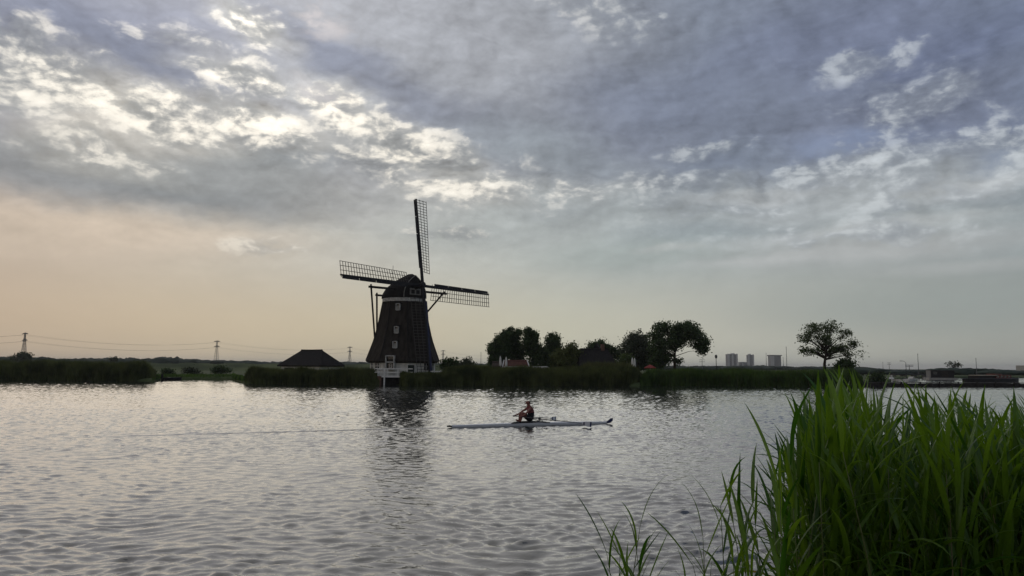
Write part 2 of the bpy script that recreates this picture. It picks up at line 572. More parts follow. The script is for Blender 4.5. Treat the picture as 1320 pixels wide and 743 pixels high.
def make_water():
    ys = np.concatenate([np.linspace(2.2, 7.0, 14, endpoint=False), np.geomspace(7.0, 290, 1040), np.geomspace(310, 12000, 16)])
    side = np.array([1.06, 1.15, 1.3, 1.6, 2.2, 4.0, 12.0])
    u = np.concatenate([-side[::-1], np.linspace(-1, 1, 750), side])
    Y = np.repeat(ys[:, None], len(u), 1)
    X = u[None, :] * (0.80 * Y + 6.0)
    g = np.random.default_rng(5)
    Z = np.zeros_like(X)
    n = 110
    lam = np.exp(g.uniform(math.log(0.13), math.log(0.62), n))
    ang = np.radians(g.normal(84, 31, n))
    ph = g.uniform(0, 6.283, n)
    # gust patches
    gust = np.zeros_like(X)
    for i in range(9):
        l2 = g.uniform(7, 40)
        a2 = g.uniform(0, 6.28)
        gust += np.sin((X * math.cos(a2) * 0.6 + Y * math.sin(a2)) * 6.283 / l2 + g.uniform(0, 6.28))
    gust = np.clip(1.0 + 0.07 * gust, 0.6, 1.4)
    # the scull leaves a smoother lane with a thin ridge on each side
    rx, ry = X - BOAT_A.x, Y - BOAT_A.y
    along = -(rx * BOAT_D.x + ry * BOAT_D.y)
    off = -rx * BOAT_D.y + ry * BOAT_D.x
    trail = np.clip(along / 1.0, 0, 1) * np.clip((17 - along) / 13, 0, 1)
    lane = trail * np.exp(-(off / 0.30) ** 2)
    slope = 0.210 * math.sqrt(2.0 / n)
    # a little sideways bending keeps crests short
    XB = X + 0.5 * np.sin(Y * 0.9 + X * 0.35) + 0.22 * np.sin(Y * 2.3 - X * 1.1)
    YB = Y + 0.35 * np.sin(X * 0.8 + 1.3) + 0.15 * np.sin(X * 2.1 + Y * .7)
    for i in range(n):
        k = 6.283 / lam[i]
        w = slope / k * (1.0 if lam[i] < .45 else 0.8)
        Z += w * np.sin(k * (XB * math.cos(ang[i]) + YB * math.sin(ang[i])) + ph[i])
    Z += 2.2 * (Z * np.abs(Z))
    Z *= gust * (1 - 0.9 * lane)
    ridge = np.exp(-((np.abs(off) - 0.28) / 0.13) ** 2)
    Z += 0.035 * trail * ridge - 0.095 * trail * np.exp(-(off / 0.22) ** 2)
    Z *= np.clip((2200 - Y) / 1800, 0, 1) * np.clip((1.3 - np.abs(u)) / .3, 0, 1)[None, :]
    nr, nc = X.shape
    co = np.stack([X, Y, Z], -1).reshape(-1, 3).astype(np.float32)
    idx = np.arange(nr * nc).reshape(nr, nc)
    q = np.stack([idx[:-1, :-1], idx[:-1, 1:], idx[1:, 1:], idx[1:, :-1]], -1).reshape(-1, 4)
    me = bpy.data.meshes.new('water')
    me.vertices.add(len(co))
    me.vertices.foreach_set('co', co.ravel())
    me.loops.add(q.size)
    me.loops.foreach_set('vertex_index', q.ravel().astype(np.int32))
    me.polygons.add(len(q))
    me.polygons.foreach_set('loop_start', (np.arange(len(q)) * 4).astype(np.int32))
    me.polygons.foreach_set('use_smooth', np.ones(len(q), dtype=bool))
    me.update(calc_edges=True)
    m = bpy.data.materials.new('lake_water')
    m.use_nodes = True
    t = NT(m.node_tree)
    pos = t.n('ShaderNodeNewGeometry').outputs['Position']
    b = t.n('ShaderNodeBsdfPrincipled')
    nz = t.noise(pos, 0.05, 3, 0.5)
    t.put(b.inputs['Base Color'], t.mix(nz, (0.022, 0.026, 0.022), (0.032, 0.035, 0.030)))
    b.inputs['Roughness'].default_value = 0.03
    b.inputs['IOR'].default_value = 1.58
    b.inputs['Specular IOR Level'].default_value = 0.95
    bp = t.n('ShaderNodeBump')
    bp.inputs['Strength'].default_value = 0.16
    bp.inputs['Distance'].default_value = 0.035
    r1 = t.noise(t.vec('MULTIPLY', pos, (1.0, 1.7, 1.0)), 10.0, 3, 0.5, dist=0.4)
    t.put(bp.inputs['Height'], r1)
    t.put(b.inputs['Normal'], bp.outputs[0])
    o = t.n('ShaderNodeOutputMaterial')
    t.put(o.inputs[0], b.outputs[0])
    w = obj('water', me, m)
    kind(w, 'structure', 'grey rippled lake water reflecting the cloudy sky', 'water')


make_water()

# ------------------------------------------------------------------ land across the water
SHORE_PX = [(-160, 489.6), (0, 490.5), (100, 491), (195, 492), (203, 491.0), (212, 490), (300, 490), (318, 495), (400, 496.5), (488, 497), (497, 496.3), (514, 496.7), (522, 498), (570, 498),
            (620, 497.5), (700, 498), (800, 498.5), (824, 498.5), (832, 497), (940, 498), (1060, 499), (1112, 498.5)]
SHORE = [on_z(px, py) for px, py in SHORE_PX]
SHORE = [Vector((-2500, 500, 0)), Vector((-700, 290, 0)), Vector((-220, 150, 0))] + SHORE + [
    Vector((56.5, 121, 0)), Vector((68, 138, 0)), Vector((92, 178, 0)), Vector((122, 222, 0)), Vector((150, 240, 0)), Vector((178, 252, 0)), Vector((260, 320, 0)), Vector((640, 520, 0)), Vector((2600, 1000, 0))]
LAND_Z = 0.55


def fine(pts, step):
    """points along a line of points about step apart"""
    out = []
    for a, b in zip(pts[:-1], pts[1:]):
        n = max(1, min(60, int((b - a).length / step)))
        out += [a.lerp(b, i / n) for i in range(n)]
    return out + [pts[-1]]


def make_land():
    line = fine(SHORE, 3.0)
    rings = []
    jit = [NPR.normal(0, .12) for _ in line]
    for k, (add, z) in enumerate([(0.0, -0.5), (0.6, 0.08), (1.6, LAND_Z - .12), (4, LAND_Z), (14, LAND_Z + .05), (60, LAND_Z), (250, LAND_Z), (900, LAND_Z), (3000, LAND_Z), (11000, LAND_Z)]):
        ring = []
        for i, p in enumerate(line):
            d = Vector((p.x, p.y, 0)).normalized()
            q = p + d * (add + (jit[i] if k < 4 else 0))
            ring.append((q.x, q.y, z + (NPR.normal(0, .05) if 1 < k < 5 else 0)))
        rings.append(ring)
    mb = MB()
    mb.loft(rings, closed=False, cap=False)
    o = mb.build('meadow', meadow_m, smooth=True)
    kind(o, 'structure', 'flat green polder meadow across the water', 'meadow')


make_land()

# the bank the photographer stands on
mb = MB()
prof = [(-40, 1.15), (-6, 1.12), (0.8, 1.05), (1.8, 0.75), (2.8, 0.25), (3.8, -0.12), (5.0, -0.6)]
mb.loft([[(x, y + .25 * math.sin(x * .7) + (.0 if x < 0 else .25 * math.sin(x * .9)), z + .05 * math.sin(x * 1.7 + y)) for x in np.linspace(-40, 40, 81)] for y, z in prof], closed=False, cap=False)
o = mb.build('near_bank', mud, smooth=True)
kind(o, 'structure', 'grassy near bank sloping into the water', 'bank')


def ridge_land(name, label, p0, p1, h, w, m):
    """long grassed embankment"""
    mb = MB()
    a, b = Vector(p0), Vector(p1)
    d = (b - a).normalized()
    s = Vector((-d.y, d.x, 0))
    n = 60
    rings = []
    for i in range(n + 1):
        c = a.lerp(b, i / n)
        hh = h * (1 + .06 * math.sin(i * 1.3) + .04 * math.sin(i * 2.9))
        rings.append([tuple(c + s * o_ + Vector((0, 0, z))) for o_, z in ((-w, LAND_Z - .3), (-w * .35, hh * .7), (-w * .12, hh), (w * .12, hh), (w, LAND_Z - .3))])
    mb.loft(rings, closed=False, cap=False)
    o = mb.build(name, m, smooth=True)
    kind(o, 'structure', label, 'dike')


ridge_land('dike', 'low grassy dike behind the barn and windmill', (-210, 300, 0), (10, 345, 0), 3.5, 22, meadow_m)


# ------------------------------------------------------------------ stuff: reed beds and far woods
def blades(name, label, cat, zones, m, seed=1, width=(0.05, 0.10)):
    """reed bed: zones = (list of shore points, back distance 0..1, depth, height lo, height hi, count)"""
    g = np.random.default_rng(seed)
    P, Fq, Ft = [], [], []
    base = 0
    for pts, back, depth, lo, hi, cnt in zones:
        pts = [np.array((p.x, p.y)) for p in pts]
        seg = np.array([np.linalg.norm(b - a) for a, b in zip(pts[:-1], pts[1:])])
        pr = seg / seg.sum()
        si = g.choice(len(seg), cnt, p=pr)
        t = g.random(cnt)
        A, B = np.array(pts[:-1])[si], np.array(pts[1:])[si]
        xy = A + (B - A) * t[:, None]
        dd = xy / np.linalg.norm(xy, axis=1)[:, None]
        dep = back + depth * g.random(cnt)
        xy = xy + dd * dep[:, None]
        hgt = lo + (hi - lo) * g.beta(2.6, 1.7, cnt) * (0.80 + 0.17 * np.sin(xy[:, 0] * .55 + 2 * np.sin(xy[:, 0] * .21)) + .07 * np.sin(xy[:, 0] * 1.9 + xy[:, 1]))
        sp = (si + t) / len(seg)
        hgt *= np.clip(.45 + np.minimum(sp, 1 - sp) * 13, .45, 1)
        hgt *= np.where(g.random(cnt) < .05, 1.14, 1.0)
        z0 = np.clip(-.15 + dep * .45, -.15, LAND_Z - .1)
        w = g.uniform(width[0], width[1], cnt)
        az = g.uniform(0, 6.283, cnt)
        sx, sy = np.cos(az) * w / 2, np.sin(az) * w / 2
        lean = g.normal(0, .10, (cnt, 2)) * hgt[:, None]
        bend = g.normal(0, .10, (cnt, 2)) * hgt[:, None]
        v = np.zeros((cnt, 5, 3))
        v[:, 0] = np.stack([xy[:, 0] - sx, xy[:, 1] - sy, z0], 1)
        v[:, 1] = np.stack([xy[:, 0] + sx, xy[:, 1] + sy, z0], 1)
        mx, my, mz = xy[:, 0] + lean[:, 0] * .6, xy[:, 1] + lean[:, 1] * .6, z0 + hgt * .62
        v[:, 2] = np.stack([mx + sx * .9, my + sy * .9, mz], 1)
        v[:, 3] = np.stack([mx - sx * .9, my - sy * .9, mz], 1)
        v[:, 4] = np.stack([xy[:, 0] + lean[:, 0] + bend[:, 0], xy[:, 1] + lean[:, 1] + bend[:, 1], z0 + hgt], 1)
        P.append(v.reshape(-1, 3))
        i0 = base + np.arange(cnt) * 5
        Fq.append(np.stack([i0, i0 + 1, i0 + 2, i0 + 3], 1))
        Ft.append(np.stack([i0 + 3, i0 + 2, i0 + 4], 1))
        base += cnt * 5
    me = mesh_np(name, np.concatenate(P), np.concatenate(Fq), np.concatenate(Ft))
    o = obj(name, me, m)
    return kind(o, 'stuff', label, cat)


def mesh_np(name, co, quads=None, tris=None, smooth=False):
    me = bpy.data.meshes.new(name)
    me.vertices.add(len(co))
    me.vertices.foreach_set('co', np.asarray(co, np.float32).ravel())
    idx, starts, n = [], [], 0
    for f, k in ((quads, 4), (tris, 3)):
        if f is not None and len(f):
            idx.append(np.asarray(f, np.int32).ravel())
            starts.append(n + np.arange(len(f), dtype=np.int32) * k)
            n += len(f) * k
    me.loops.add(n)
    me.loops.foreach_set('vertex_index', np.concatenate(idx))
    st = np.concatenate(starts)
    me.polygons.add(len(st))
    me.polygons.foreach_set('loop_start', st)
    if smooth:
        me.polygons.foreach_set('use_smooth', np.ones(len(st), dtype=bool))
    me.update(calc_edges=True)
    return me


def sh(a, b, n=14):
    """shore points between two photograph columns"""
    xs = [p[0] for p in SHORE_PX]
    ysv = [p[1] for p in SHORE_PX]
    return [on_z(x, float(np.interp(x, xs, ysv))) for x in np.linspace(a, b, n)]


blades('reed_bed', 'tall dark reed bed along the shore below the pylons', 'reeds', [(sh(-160, 200), 0, 6, 2.0, 3.4, 26000)], reed_dark, 1)
blades('reed_bed', 'dark reed bed along the water in front of the thatched barn', 'reeds', [(sh(316, 489), 0, 4, 1.3, 2.35, 13000), (sh(330, 480), 3, 4, 1.0, 1.9, 5000)], reed_dark, 2)
blades('reed_bed', 'dark reed clump at the water under the lowest mill sail', 'reeds', [(sh(516, 570), -.3, 3.4, 1.0, 1.95, 8000)], reed_dark, 3)
blades('reed_bed', 'olive brown reed belt below the tree-hidden farmhouse', 'reeds', [(sh(564, 829), 0, 4, 1.6, 2.75, 22000)], reed_dark, 4)
blades('dry_reeds', 'dry yellowish reeds standing behind the shore reed belt', 'reeds', [(sh(572, 828), 3, 3, 1.9, 2.75, 6000), (sh(752, 815), 4, 4, 2.3, 3.3, 3500)], reed_dry, 5)
blades('reed_bed', 'fresh green reed belt running to the lone tree', 'reeds', [(sh(826, 1112), 0, 5, 1.4, 2.55, 24000)], reed_green, 6)
blades('dry_reeds', 'pale dead reed stalks mixed into the bed below the pylons', 'reeds', [(sh(-160, 198), 0, 5, 2.2, 3.7, 2600)], reed_dry, 31, (.03, .06))
blades('dry_reeds', 'pale dead reed stalks mixed into the reeds before the barn', 'reeds', [(sh(318, 487), 0, 4, 1.4, 2.6, 1500)], reed_dry, 32, (.03, .06))
blades('dry_reeds', 'pale dead reed stalks mixed into the fresh green belt', 'reeds', [(sh(834, 1110), 0, 4, 1.4, 2.7, 1800)], reed_dry, 33, (.03, .06))
blades('low_grass', 'short shaded grass by the low timber quay', 'grass', [(sh(196, 318), .6, 18, .25, .75, 12000)], reed_green, 8, (.04, .08))


def woods(name, label, spots, m, seed):
    """far wood read as one mass: many uneven crowns"""
    g = np.random.default_rng(seed)
    bm = bmesh.new()
    bmesh.ops.create_icosphere(bm, subdivisions=2, radius=1)
    bv = np.array([v.co[:] for v in bm.verts])
    bf = np.array([[v.index for v in f.verts] for f in bm.faces])
    bm.free()
    P, Fs, n = [], [], 0
    for (x, y, r, h) in spots:
        d = 1 + g.normal(0, .16, len(bv))
        v = bv * d[:, None] * np.array((r, r, h * .62)) + np.array((x, y, h * .40 + LAND_Z))
        P.append(v)
        Fs.append(bf + n)
        n += len(v)
    o = obj(name, mesh_np(name, np.concatenate(P), None, np.concatenate(Fs)), m)
    return kind(o, 'stuff', label, 'woods')


def strip(px0, px1, top_fn, y0, y1, n, rlo, rhi, seed):
    g = np.random.default_rng(seed)
    out = []
    for i in range(n):
        px = g.uniform(px0, px1)
        y = g.uniform(y0, y1)
        top = at_y(px, top_fn(px) + abs(g.normal(0, 1.0)), y)
        h = max(1.5, top.z - LAND_Z)
        out.append((top.x, y, g.uniform(rlo, rhi), h))
    return out


lt = lambda x: float(np.interp(x, [-150, 0, 40, 50, 62, 75, 110, 150, 160, 192, 212, 240, 280, 340, 700, 1110], [461, 460.5, 461.5, 460.5, 461.5, 463.5, 463, 462, 463.5, 463, 460.5, 463.5, 465, 466, 470.5, 473]))
woods('distant_woods', 'hazy wooded horizon behind the pylons', strip(-150, 330, lt, 560, 900, 420, 5, 12, 1), wood_far, 1)
lt2 = lambda x: float(np.interp(x, [330, 500, 640, 900, 980, 1060, 1110], [466.3, 467.5, 469.5, 472, 471.5, 473, 473.5]))
woods('distant_woods', 'hazy low tree line far behind the windmill and tower blocks', strip(330, 1120, lt2, 700, 1200, 460, 6, 14, 2), wood_far, 2)
rt = lambda x: float(np.interp(x, [1100, 1135, 1150, 1190, 1205, 1222, 1245, 1280, 1300, 1320, 1500], [474.5, 475.5, 478, 478, 475.5, 474.5, 475, 476, 478.5, 478.5, 477]))
woods('distant_woods', 'bluish wooded far shore behind the moored barge', strip(1105, 1480, rt, 275, 560, 520, 3.0, 7, 3), wood_far, 3)

# ------------------------------------------------------------------ the windmill
MILL = Vector((-17.0, 117.1, LAND_Z))


old_white = mat('weathered_white', (0.42, 0.41, 0.37), .75, .3, 2.5, .2, 20)


def make_mill():
    root = thing('windmill', 'dark thatched octagonal windmill with white base and four lattice sails', 'windmill', MILL)
    gz = LAND_Z
    a, tilt, rot, RR = R(44.6), R(10.7), R(1.7), 14.2
    nh = Vector((math.sin(a), -math.cos(a), 0))          # where the cap faces
    hh = Vector((math.cos(a), math.sin(a), 0))           # to its left and right
    n = Vector((nh.x * math.cos(tilt), nh.y * math.cos(tilt), math.sin(tilt)))
    up = n.cross(hh)
    if up.z < 0:
        up = -up
    hub = Vector((-13.9, 114.0, 15.15)) - MILL
    fn = R(-96.7)                                        # the face with the column of windows
    ph = fn - math.pi / 8

    def octa(r, z):
        return [(r * math.cos(ph + math.pi / 4 * k), r * math.sin(ph + math.pi / 4 * k), z - gz) for k in range(8)]

    # base wall, one white panel per side
    k8 = math.cos(math.pi / 8)
    for k in range(8):
        a0, a1 = ph + math.pi / 4 * k, ph + math.pi / 4 * (k + 1)
        p = []
        for r in (5.08, 4.8):
            for z in (0.0, 3.35):
                for t in (a0, a1):
                    p.append((r * math.cos(t), r * math.sin(t), z))
        mb = MB()
        mb.add(p, [(0, 1, 3, 2), (4, 6, 7, 5), (0, 4, 5, 1), (2, 3, 7, 6), (0, 2, 6, 4), (1, 5, 7, 3)])
        mb.build('base_wall', white_wash, root)
    # thatched body, flared like a bell, with a thick cut edge at the eaves
    prof = [(5.02, 3.30), (5.3, 3.22), (5.70, 3.40), (5.74, 3.55), (5.40, 4.5), (5.03, 5.5), (4.68, 6.5), (4.39, 7.5), (4.13, 8.6), (3.87, 9.8), (3.65, 11.0), (3.41, 12.3), (3.27, 13.15), (3.1, 13.2)]
    mb = MB()
    mb.loft([octa(r, z) for r, z in prof])
    body = mb.build('thatched_body', thatch, root)
    # ridges of thatch along the eight corners
    for k in range(8):
        mb = MB()
        pts = [(r * math.cos(ph + math.pi / 4 * k), r * math.sin(ph + math.pi / 4 * k), z - gz) for r, z in prof[3:13]]
        mb.tube(pts, .09, 5)
        mb.build('corner_ridge', thatch_dark, body)
    # white curb under the cap
    mb = MB()
    mb.loft([mb.ngon(r, z - gz, 24) for r, z in ((3.34, 12.66), (3.42, 12.7), (3.42, 13.22), (3.2, 13.26))])
    mb.build('curb_ring', old_white, root)

    def apo(z):
        zs = [q[1] for q in prof[3:]]
        rs = [q[0] for q in prof[3:]]
        return float(np.interp(z, zs, rs)) * k8

    # windows in the thatch
    def window(z, w, h, fa, shift=0.0, ext=.12):
        c = Vector((math.cos(fa), math.sin(fa), 0))
        s = Vector((-c.y, c.x, 0))
        r = apo(z - h / 2) + ext if z > 3.6 else 5.08 * k8 + .06
        o = c * r + s * shift + Vector((0, 0, z - gz))
        mb = MB()
        t = .11
        for q, (ww, hh_) in ((s * (w / 2), (t, h)), (-s * (w / 2), (t, h))):
            mb.beam(o + q - Vector((0, 0, h / 2)), o + q + Vector((0, 0, h / 2)), t, .5, up=c)
        for dz in (-h / 2, h / 2):
            mb.beam(o - s * (w / 2 - t / 2) + Vector((0, 0, dz)), o + s * (w / 2 - t / 2) + Vector((0, 0, dz)), .5, t, up=(0, 0, 1))
        fr = mb.build('window', old_white, root)
        mb = MB()
        mb.beam(o - c * .1 + Vector((0, 0, h / 2 - t / 2)), o - c * .1 + Vector((0, 0, h * .2)), w - t, .04, up=c)
        mb.build('pane', glass_dark, fr)
        mb = MB()
        mb.beam(o - c * .04 + Vector((0, 0, h * .2)), o - c * .04 - Vector((0, 0, h / 2 - t / 2)), w - t, .05, up=c)
        mb.build('lower_board', old_white, fr)
        if z > 3.6:
            mb = MB()
            mb.beam(o - s * (w / 2 + .2) + Vector((0, 0, h / 2 + .14)) + c * .1 - c * .4, o + s * (w / 2 + .2) + Vector((0, 0, h / 2 + .14)) - c * .3, .9, .16)
            mb.build('thatch_hood', thatch_dark, fr)

    for z in (11.75, 8.2, 5.95):
        window(z, .58, 1.0, fn)
    # tall framed hatch and window cutting through the eaves
    c = Vector((math.cos(fn), math.sin(fn), 0))
    s = Vector((-c.y, c.x, 0))
    o0 = c * 5.36 - s * .5
    mb = MB()
    for q in (-.62, .62):
        mb.beam(o0 + s * q + Vector((0, 0, 1.65)), o0 + s * q + Vector((0, 0, 3.75)), .14, .75, up=c)
    for z in (1.72, 2.78, 3.7):
        mb.beam(o0 - s * .55 + Vector((0, 0, z)), o0 + s * .55 + Vector((0, 0, z)), .75, .14)
    fr = mb.build('hatch', old_white, root)
    for z0, z1 in ((1.8, 2.7), (2.86, 3.62)):
        mb = MB()
        mb.beam(o0 - c * .15 + Vector((0, 0, z0)), o0 - c * .15 + Vector((0, 0, z1)), 1.09, .05, up=c)
        mb.build('pane', glass_dark, fr)
    mb = MB()
    for q in (-.2, .2):
        mb.beam(o0 - c * .10 + s * q + Vector((0, 0, 1.95)), o0 - c * .10 + s * q + Vector((0, 0, 2.5)), .07, .04, up=c)
    for z in (1.95, 2.22, 2.5):
        mb.beam(o0 - c * .10 - s * .23 + Vector((0, 0, z)), o0 - c * .10 + s * .23 + Vector((0, 0, z)), .04, .06)
    mb.build('glazing_bar', white_paint, fr)
    # dark doors and windows of the base
    for fa, sh_, w, h, zc, m_, nm in ((fn + math.pi / 4, -1.35, 1.25, 2.3, 1.2, green_door, 'door'), (fn - math.pi / 4, .55, 1.5, 1.35, 2.2, glass_dark, 'base_window'),
                                      (fn + math.pi / 4, 1.3, .9, 1.2, 2.2, glass_dark, 'base_window'), (fn + math.pi / 2, 0, 1.2, 1.3, 2.2, glass_dark, 'base_window'),
                                      (fn - math.pi / 4, -1.1, .8, 1.3, 2.2, glass_dark, 'base_window')):
        c2 = Vector((math.cos(fa), math.sin(fa), 0))
        s2 = Vector((-c2.y, c2.x, 0))
        o = c2 * (5.08 * k8) + s2 * sh_ + Vector((0, 0, zc))
        mb = MB()
        mb.beam(o - Vector((0, 0, h / 2)) + c2 * .02, o + Vector((0, 0, h / 2)) + c2 * .02, w, .08, up=c2)
        d = mb.build(nm, m_, root)
        mb = MB()
        for q in (-1, 1):
            mb.beam(o + s2 * (w / 2 * q) - Vector((0, 0, h / 2)) + c2 * .05, o + s2 * (w / 2 * q) + Vector((0, 0, h / 2)) + c2 * .05, .1, .12, up=c2)
        mb.beam(o - s2 * (w / 2 + .05) + Vector((0, 0, h / 2 + .05)) + c2 * .05, o + s2 * (w / 2 + .05) + Vector((0, 0, h / 2 + .05)) + c2 * .05, .12, .1)
        if nm != 'door':
            mb.beam(o - Vector((0, 0, h / 2)) + c2 * .08, o + Vector((0, 0, h / 2)) + c2 * .08, .06, .05, up=c2)
            mb.beam(o - s2 * (w / 2) + c2 * .08, o + s2 * (w / 2) + c2 * .08, .05, .06)
        mb.build('frame', white_paint, d)

    # cap: an upturned boat of thatch
    ez = 13.3 - gz
    S = [(-3.85, .65, 13.9), (-3.4, 1.65, 14.75), (-2.6, 2.5, 15.55), (-1.4, 3.1, 16.3), (-.2, 3.35, 16.85), (1.0, 3.15, 17.15), (2.0, 2.65, 17.1), (2.75, 2.15, 16.8)]
    rings = []
    for s_, w, rz_ in S:
        ring = []
        H_ = rz_ - gz - ez
        for i in range(17):
            t = -1 + i / 8
            q = 1 - abs(t)
            wd = w * (1 - q ** 2.5) + (.12 if 0 < q < 1 else 0) * 0
            p = nh * s_ + hh * (math.copysign(wd, t) if i != 8 else 0) + Vector((0, 0, ez + H_ * q))
            ring.append(tuple(p))
        rings.append(ring)
    mb = MB()
    mb.loft(rings)
    cap = mb.build('cap', thatch_dark, root, smooth=True)
    # white barge boards and beard on the front gable
    for sgn in (-1, 1):
        g = [Vector(rings[-1][8 + sgn * i]) + nh * .06 for i in range(0, 9)]
        mb = MB()
        for p0, p1 in zip(g[:-1], g[1:]):
            mb.beam(p0, p1, .10, .10, up=nh)
        mb.build('barge_board', mat('weathered_board', (0.22, 0.21, 0.19), .8, .25, 3), cap)
    c0 = nh * 2.85
    mb = MB()
    mb.beam(c0 + Vector((0, 0, 13.75 - gz)), c0 + Vector((0, 0, 14.75 - gz)), 2.1, .1, up=nh)
    bd = mb.build('beard', mat('weathered_board', (0.22, 0.21, 0.19), .8, .25, 3), cap)
    for q in (-.5, .45):
        mb = MB()
        mb.beam(c0 + nh * .06 + hh * q + Vector((0, 0, 13.92 - gz)), c0 + nh * .06 + hh * q + Vector((0, 0, 14.5 - gz)), .62, .06, up=nh)
        mb.build('beard_opening', tar_wood, bd)
    mb = MB()
    mb.tube([nh * -3.2 + hh * 0 + Vector((0, 0, 14.9 - gz)), nh * -3.2 + Vector((0, 0, 18.9 - gz))], .035, 5)
    mb.build('lightning_rod', iron, root)

    # windshaft and hub
    mb = MB()
    mb.tube([hub - n * 3.0, hub - n * .6, hub - n * .5, hub + n * .55], [.3, .3, .42, .40], 10)
    mb.build('windshaft', tar_wood, root)

    # four sails
    th0 = rot
    nb = 27
    for q in range(4):
        th = th0 + q * math.pi / 2
        d = hh * math.sin(th) + up * math.cos(th)
        tr = hh * math.cos(th) - up * math.sin(th)        # trailing side
        off = n * (.22 if q % 2 == 0 else -.22)
        o = hub + off
        mb = MB()
        mb.beam(o - d * .2, o + d * 6.5, .36, .36, .30, .30, up=n)
        mb.beam(o + d * 6.5, o + d * RR, .30, .30, .20, .18, up=n)
        sail = mb.build('sail', tar_wood, root)

        def sp(r, lat, lift=.0):
            tau = R(20 - 16 * (r / RR))
            return o + d * r + (tr * math.cos(tau) - n * math.sin(tau)) * lat + n * lift

        r0, r1 = 2.2, RR - .12
        # lattice bars share one mesh
        if q == 0:
            mb = MB()
            mb.beam((-.38, 0, 0), (2.12, 0, 0), .055, .075, up=(0, 0, 1))
            make_mill.bar = mb.mesh('sail_bar')
            make_mill.bar.materials.append(lath_wood)
        for i in range(nb):
            r = r0 + (r1 - r0) * i / (nb - 1)
            tau = R(20 - 16 * (r / RR))
            ex = tr * math.cos(tau) - n * math.sin(tau)
            ez_ = n * math.cos(tau) + tr * math.sin(tau)
            ey = ez_.cross(ex)
            b = bpy.data.objects.new('sail_bar', make_mill.bar)
            COL.objects.link(b)
            b.parent = sail
            m4 = Matrix((ex, ey, ez_)).transposed().to_4x4()
            m4.translation = o + d * r
            b.matrix_local = m4
        for lat in (.72, 1.42, 2.1):
            mb = MB()
            mb.tube([sp(r0 - .1 + (r1 - r0 + .2) * i / 12, lat, .045) for i in range(13)], .042, 4)
            mb.build('hem_lath', lath_wood, sail)
        # leading boards in lengths
        for i in range(4):
            ra, rb = 2.6 + i * 2.85, 2.6 + (i + 1) * 2.85 - .06
            mb = MB()
            mb.beam(sp(ra, -.34, .02), sp(rb, -.34, .02), .40, .03, up=n)
            mb.build('wind_board', blue_board if q == 2 else tar_wood, sail)

    # tail: cross beams, pole, braces and winch
    foot = nh * -7.0 + Vector((0, 0, .9))
    zl, zs_ = 14.55 - gz, 13.85 - gz
    L0, L1 = nh * 1.3 - hh * 7.5 + Vector((0, 0, zl)), nh * 1.3 + hh * 7.5 + Vector((0, 0, zl))
    s0, s1 = nh * -2.9 - hh * 3.4 + Vector((0, 0, zs_)), nh * -2.9 + hh * 3.4 + Vector((0, 0, zs_))
    mb = MB()
    mb.beam(L0, L1, .30, .32)
    mb.build('long_cross_beam', dark_wood, root)
    mb = MB()
    mb.beam(s0, s1, .28, .28)
    mb.build('short_cross_beam', dark_wood, root)
    mb = MB()
    mb.beam(nh * -2.2 + Vector((0, 0, 14.3 - gz)), foot, .34, .34)
    mb.build('tail_pole', dark_wood, root)
    for p, w in ((L0 + hh * .35, .24), (L1 - hh * .35, .24), (s0 + hh * .2, .26), (s1 - hh * .2, .26)):
        mb = MB()
        mb.beam(p + Vector((0, 0, .35)), foot + Vector((0, 0, .5)) + (p - foot).normalized() * .1, w, w)
        mb.build('tail_brace', dark_wood, root)
    mb = MB()
    mb.tube([foot - hh * .45, foot + hh * .45], .16, 8)
    for k in range(6):
        t = k * math.pi / 3
        mb.beam(foot + hh * .5, foot + hh * .5 + (Vector((0, 0, 1)) * math.sin(t) + nh * math.cos(t)) * .8, .06)
    mb.beam(foot + Vector((0, 0, .1)), Vector((foot.x, foot.y, -.1)), .2)
    mb.build('winch', dark_wood, root)


make_mill()


def rail_fence(name, label, pts, z0, h, rails, group=None):
    """white post and rail fence along points; each post and rail its own part"""
    root = thing(name, label, 'fence', (pts[0].x, pts[0].y, z0), 0, group)
    o = Vector((pts[0].x, pts[0].y, z0))
    for p in pts:
        mb = MB()
        q = Vector((p.x, p.y, z0)) - o
        mb.beam(q - Vector((0, 0, .3)), q + Vector((0, 0, h + .08)), .14, .14)
        mb.build('post', white_paint, root)
    for a, b in zip(pts[:-1], pts[1:]):
        for r in rails:
            mb = MB()
            qa, qb = Vector((a.x, a.y, z0 + h * r)) - o, Vector((b.x, b.y, z0 + h * r)) - o
            mb.beam(qa + Vector((0, -.09, 0)), qb + Vector((0, -.09, 0)), .05, .15)
            mb.build('rail', white_paint, root)
    return root


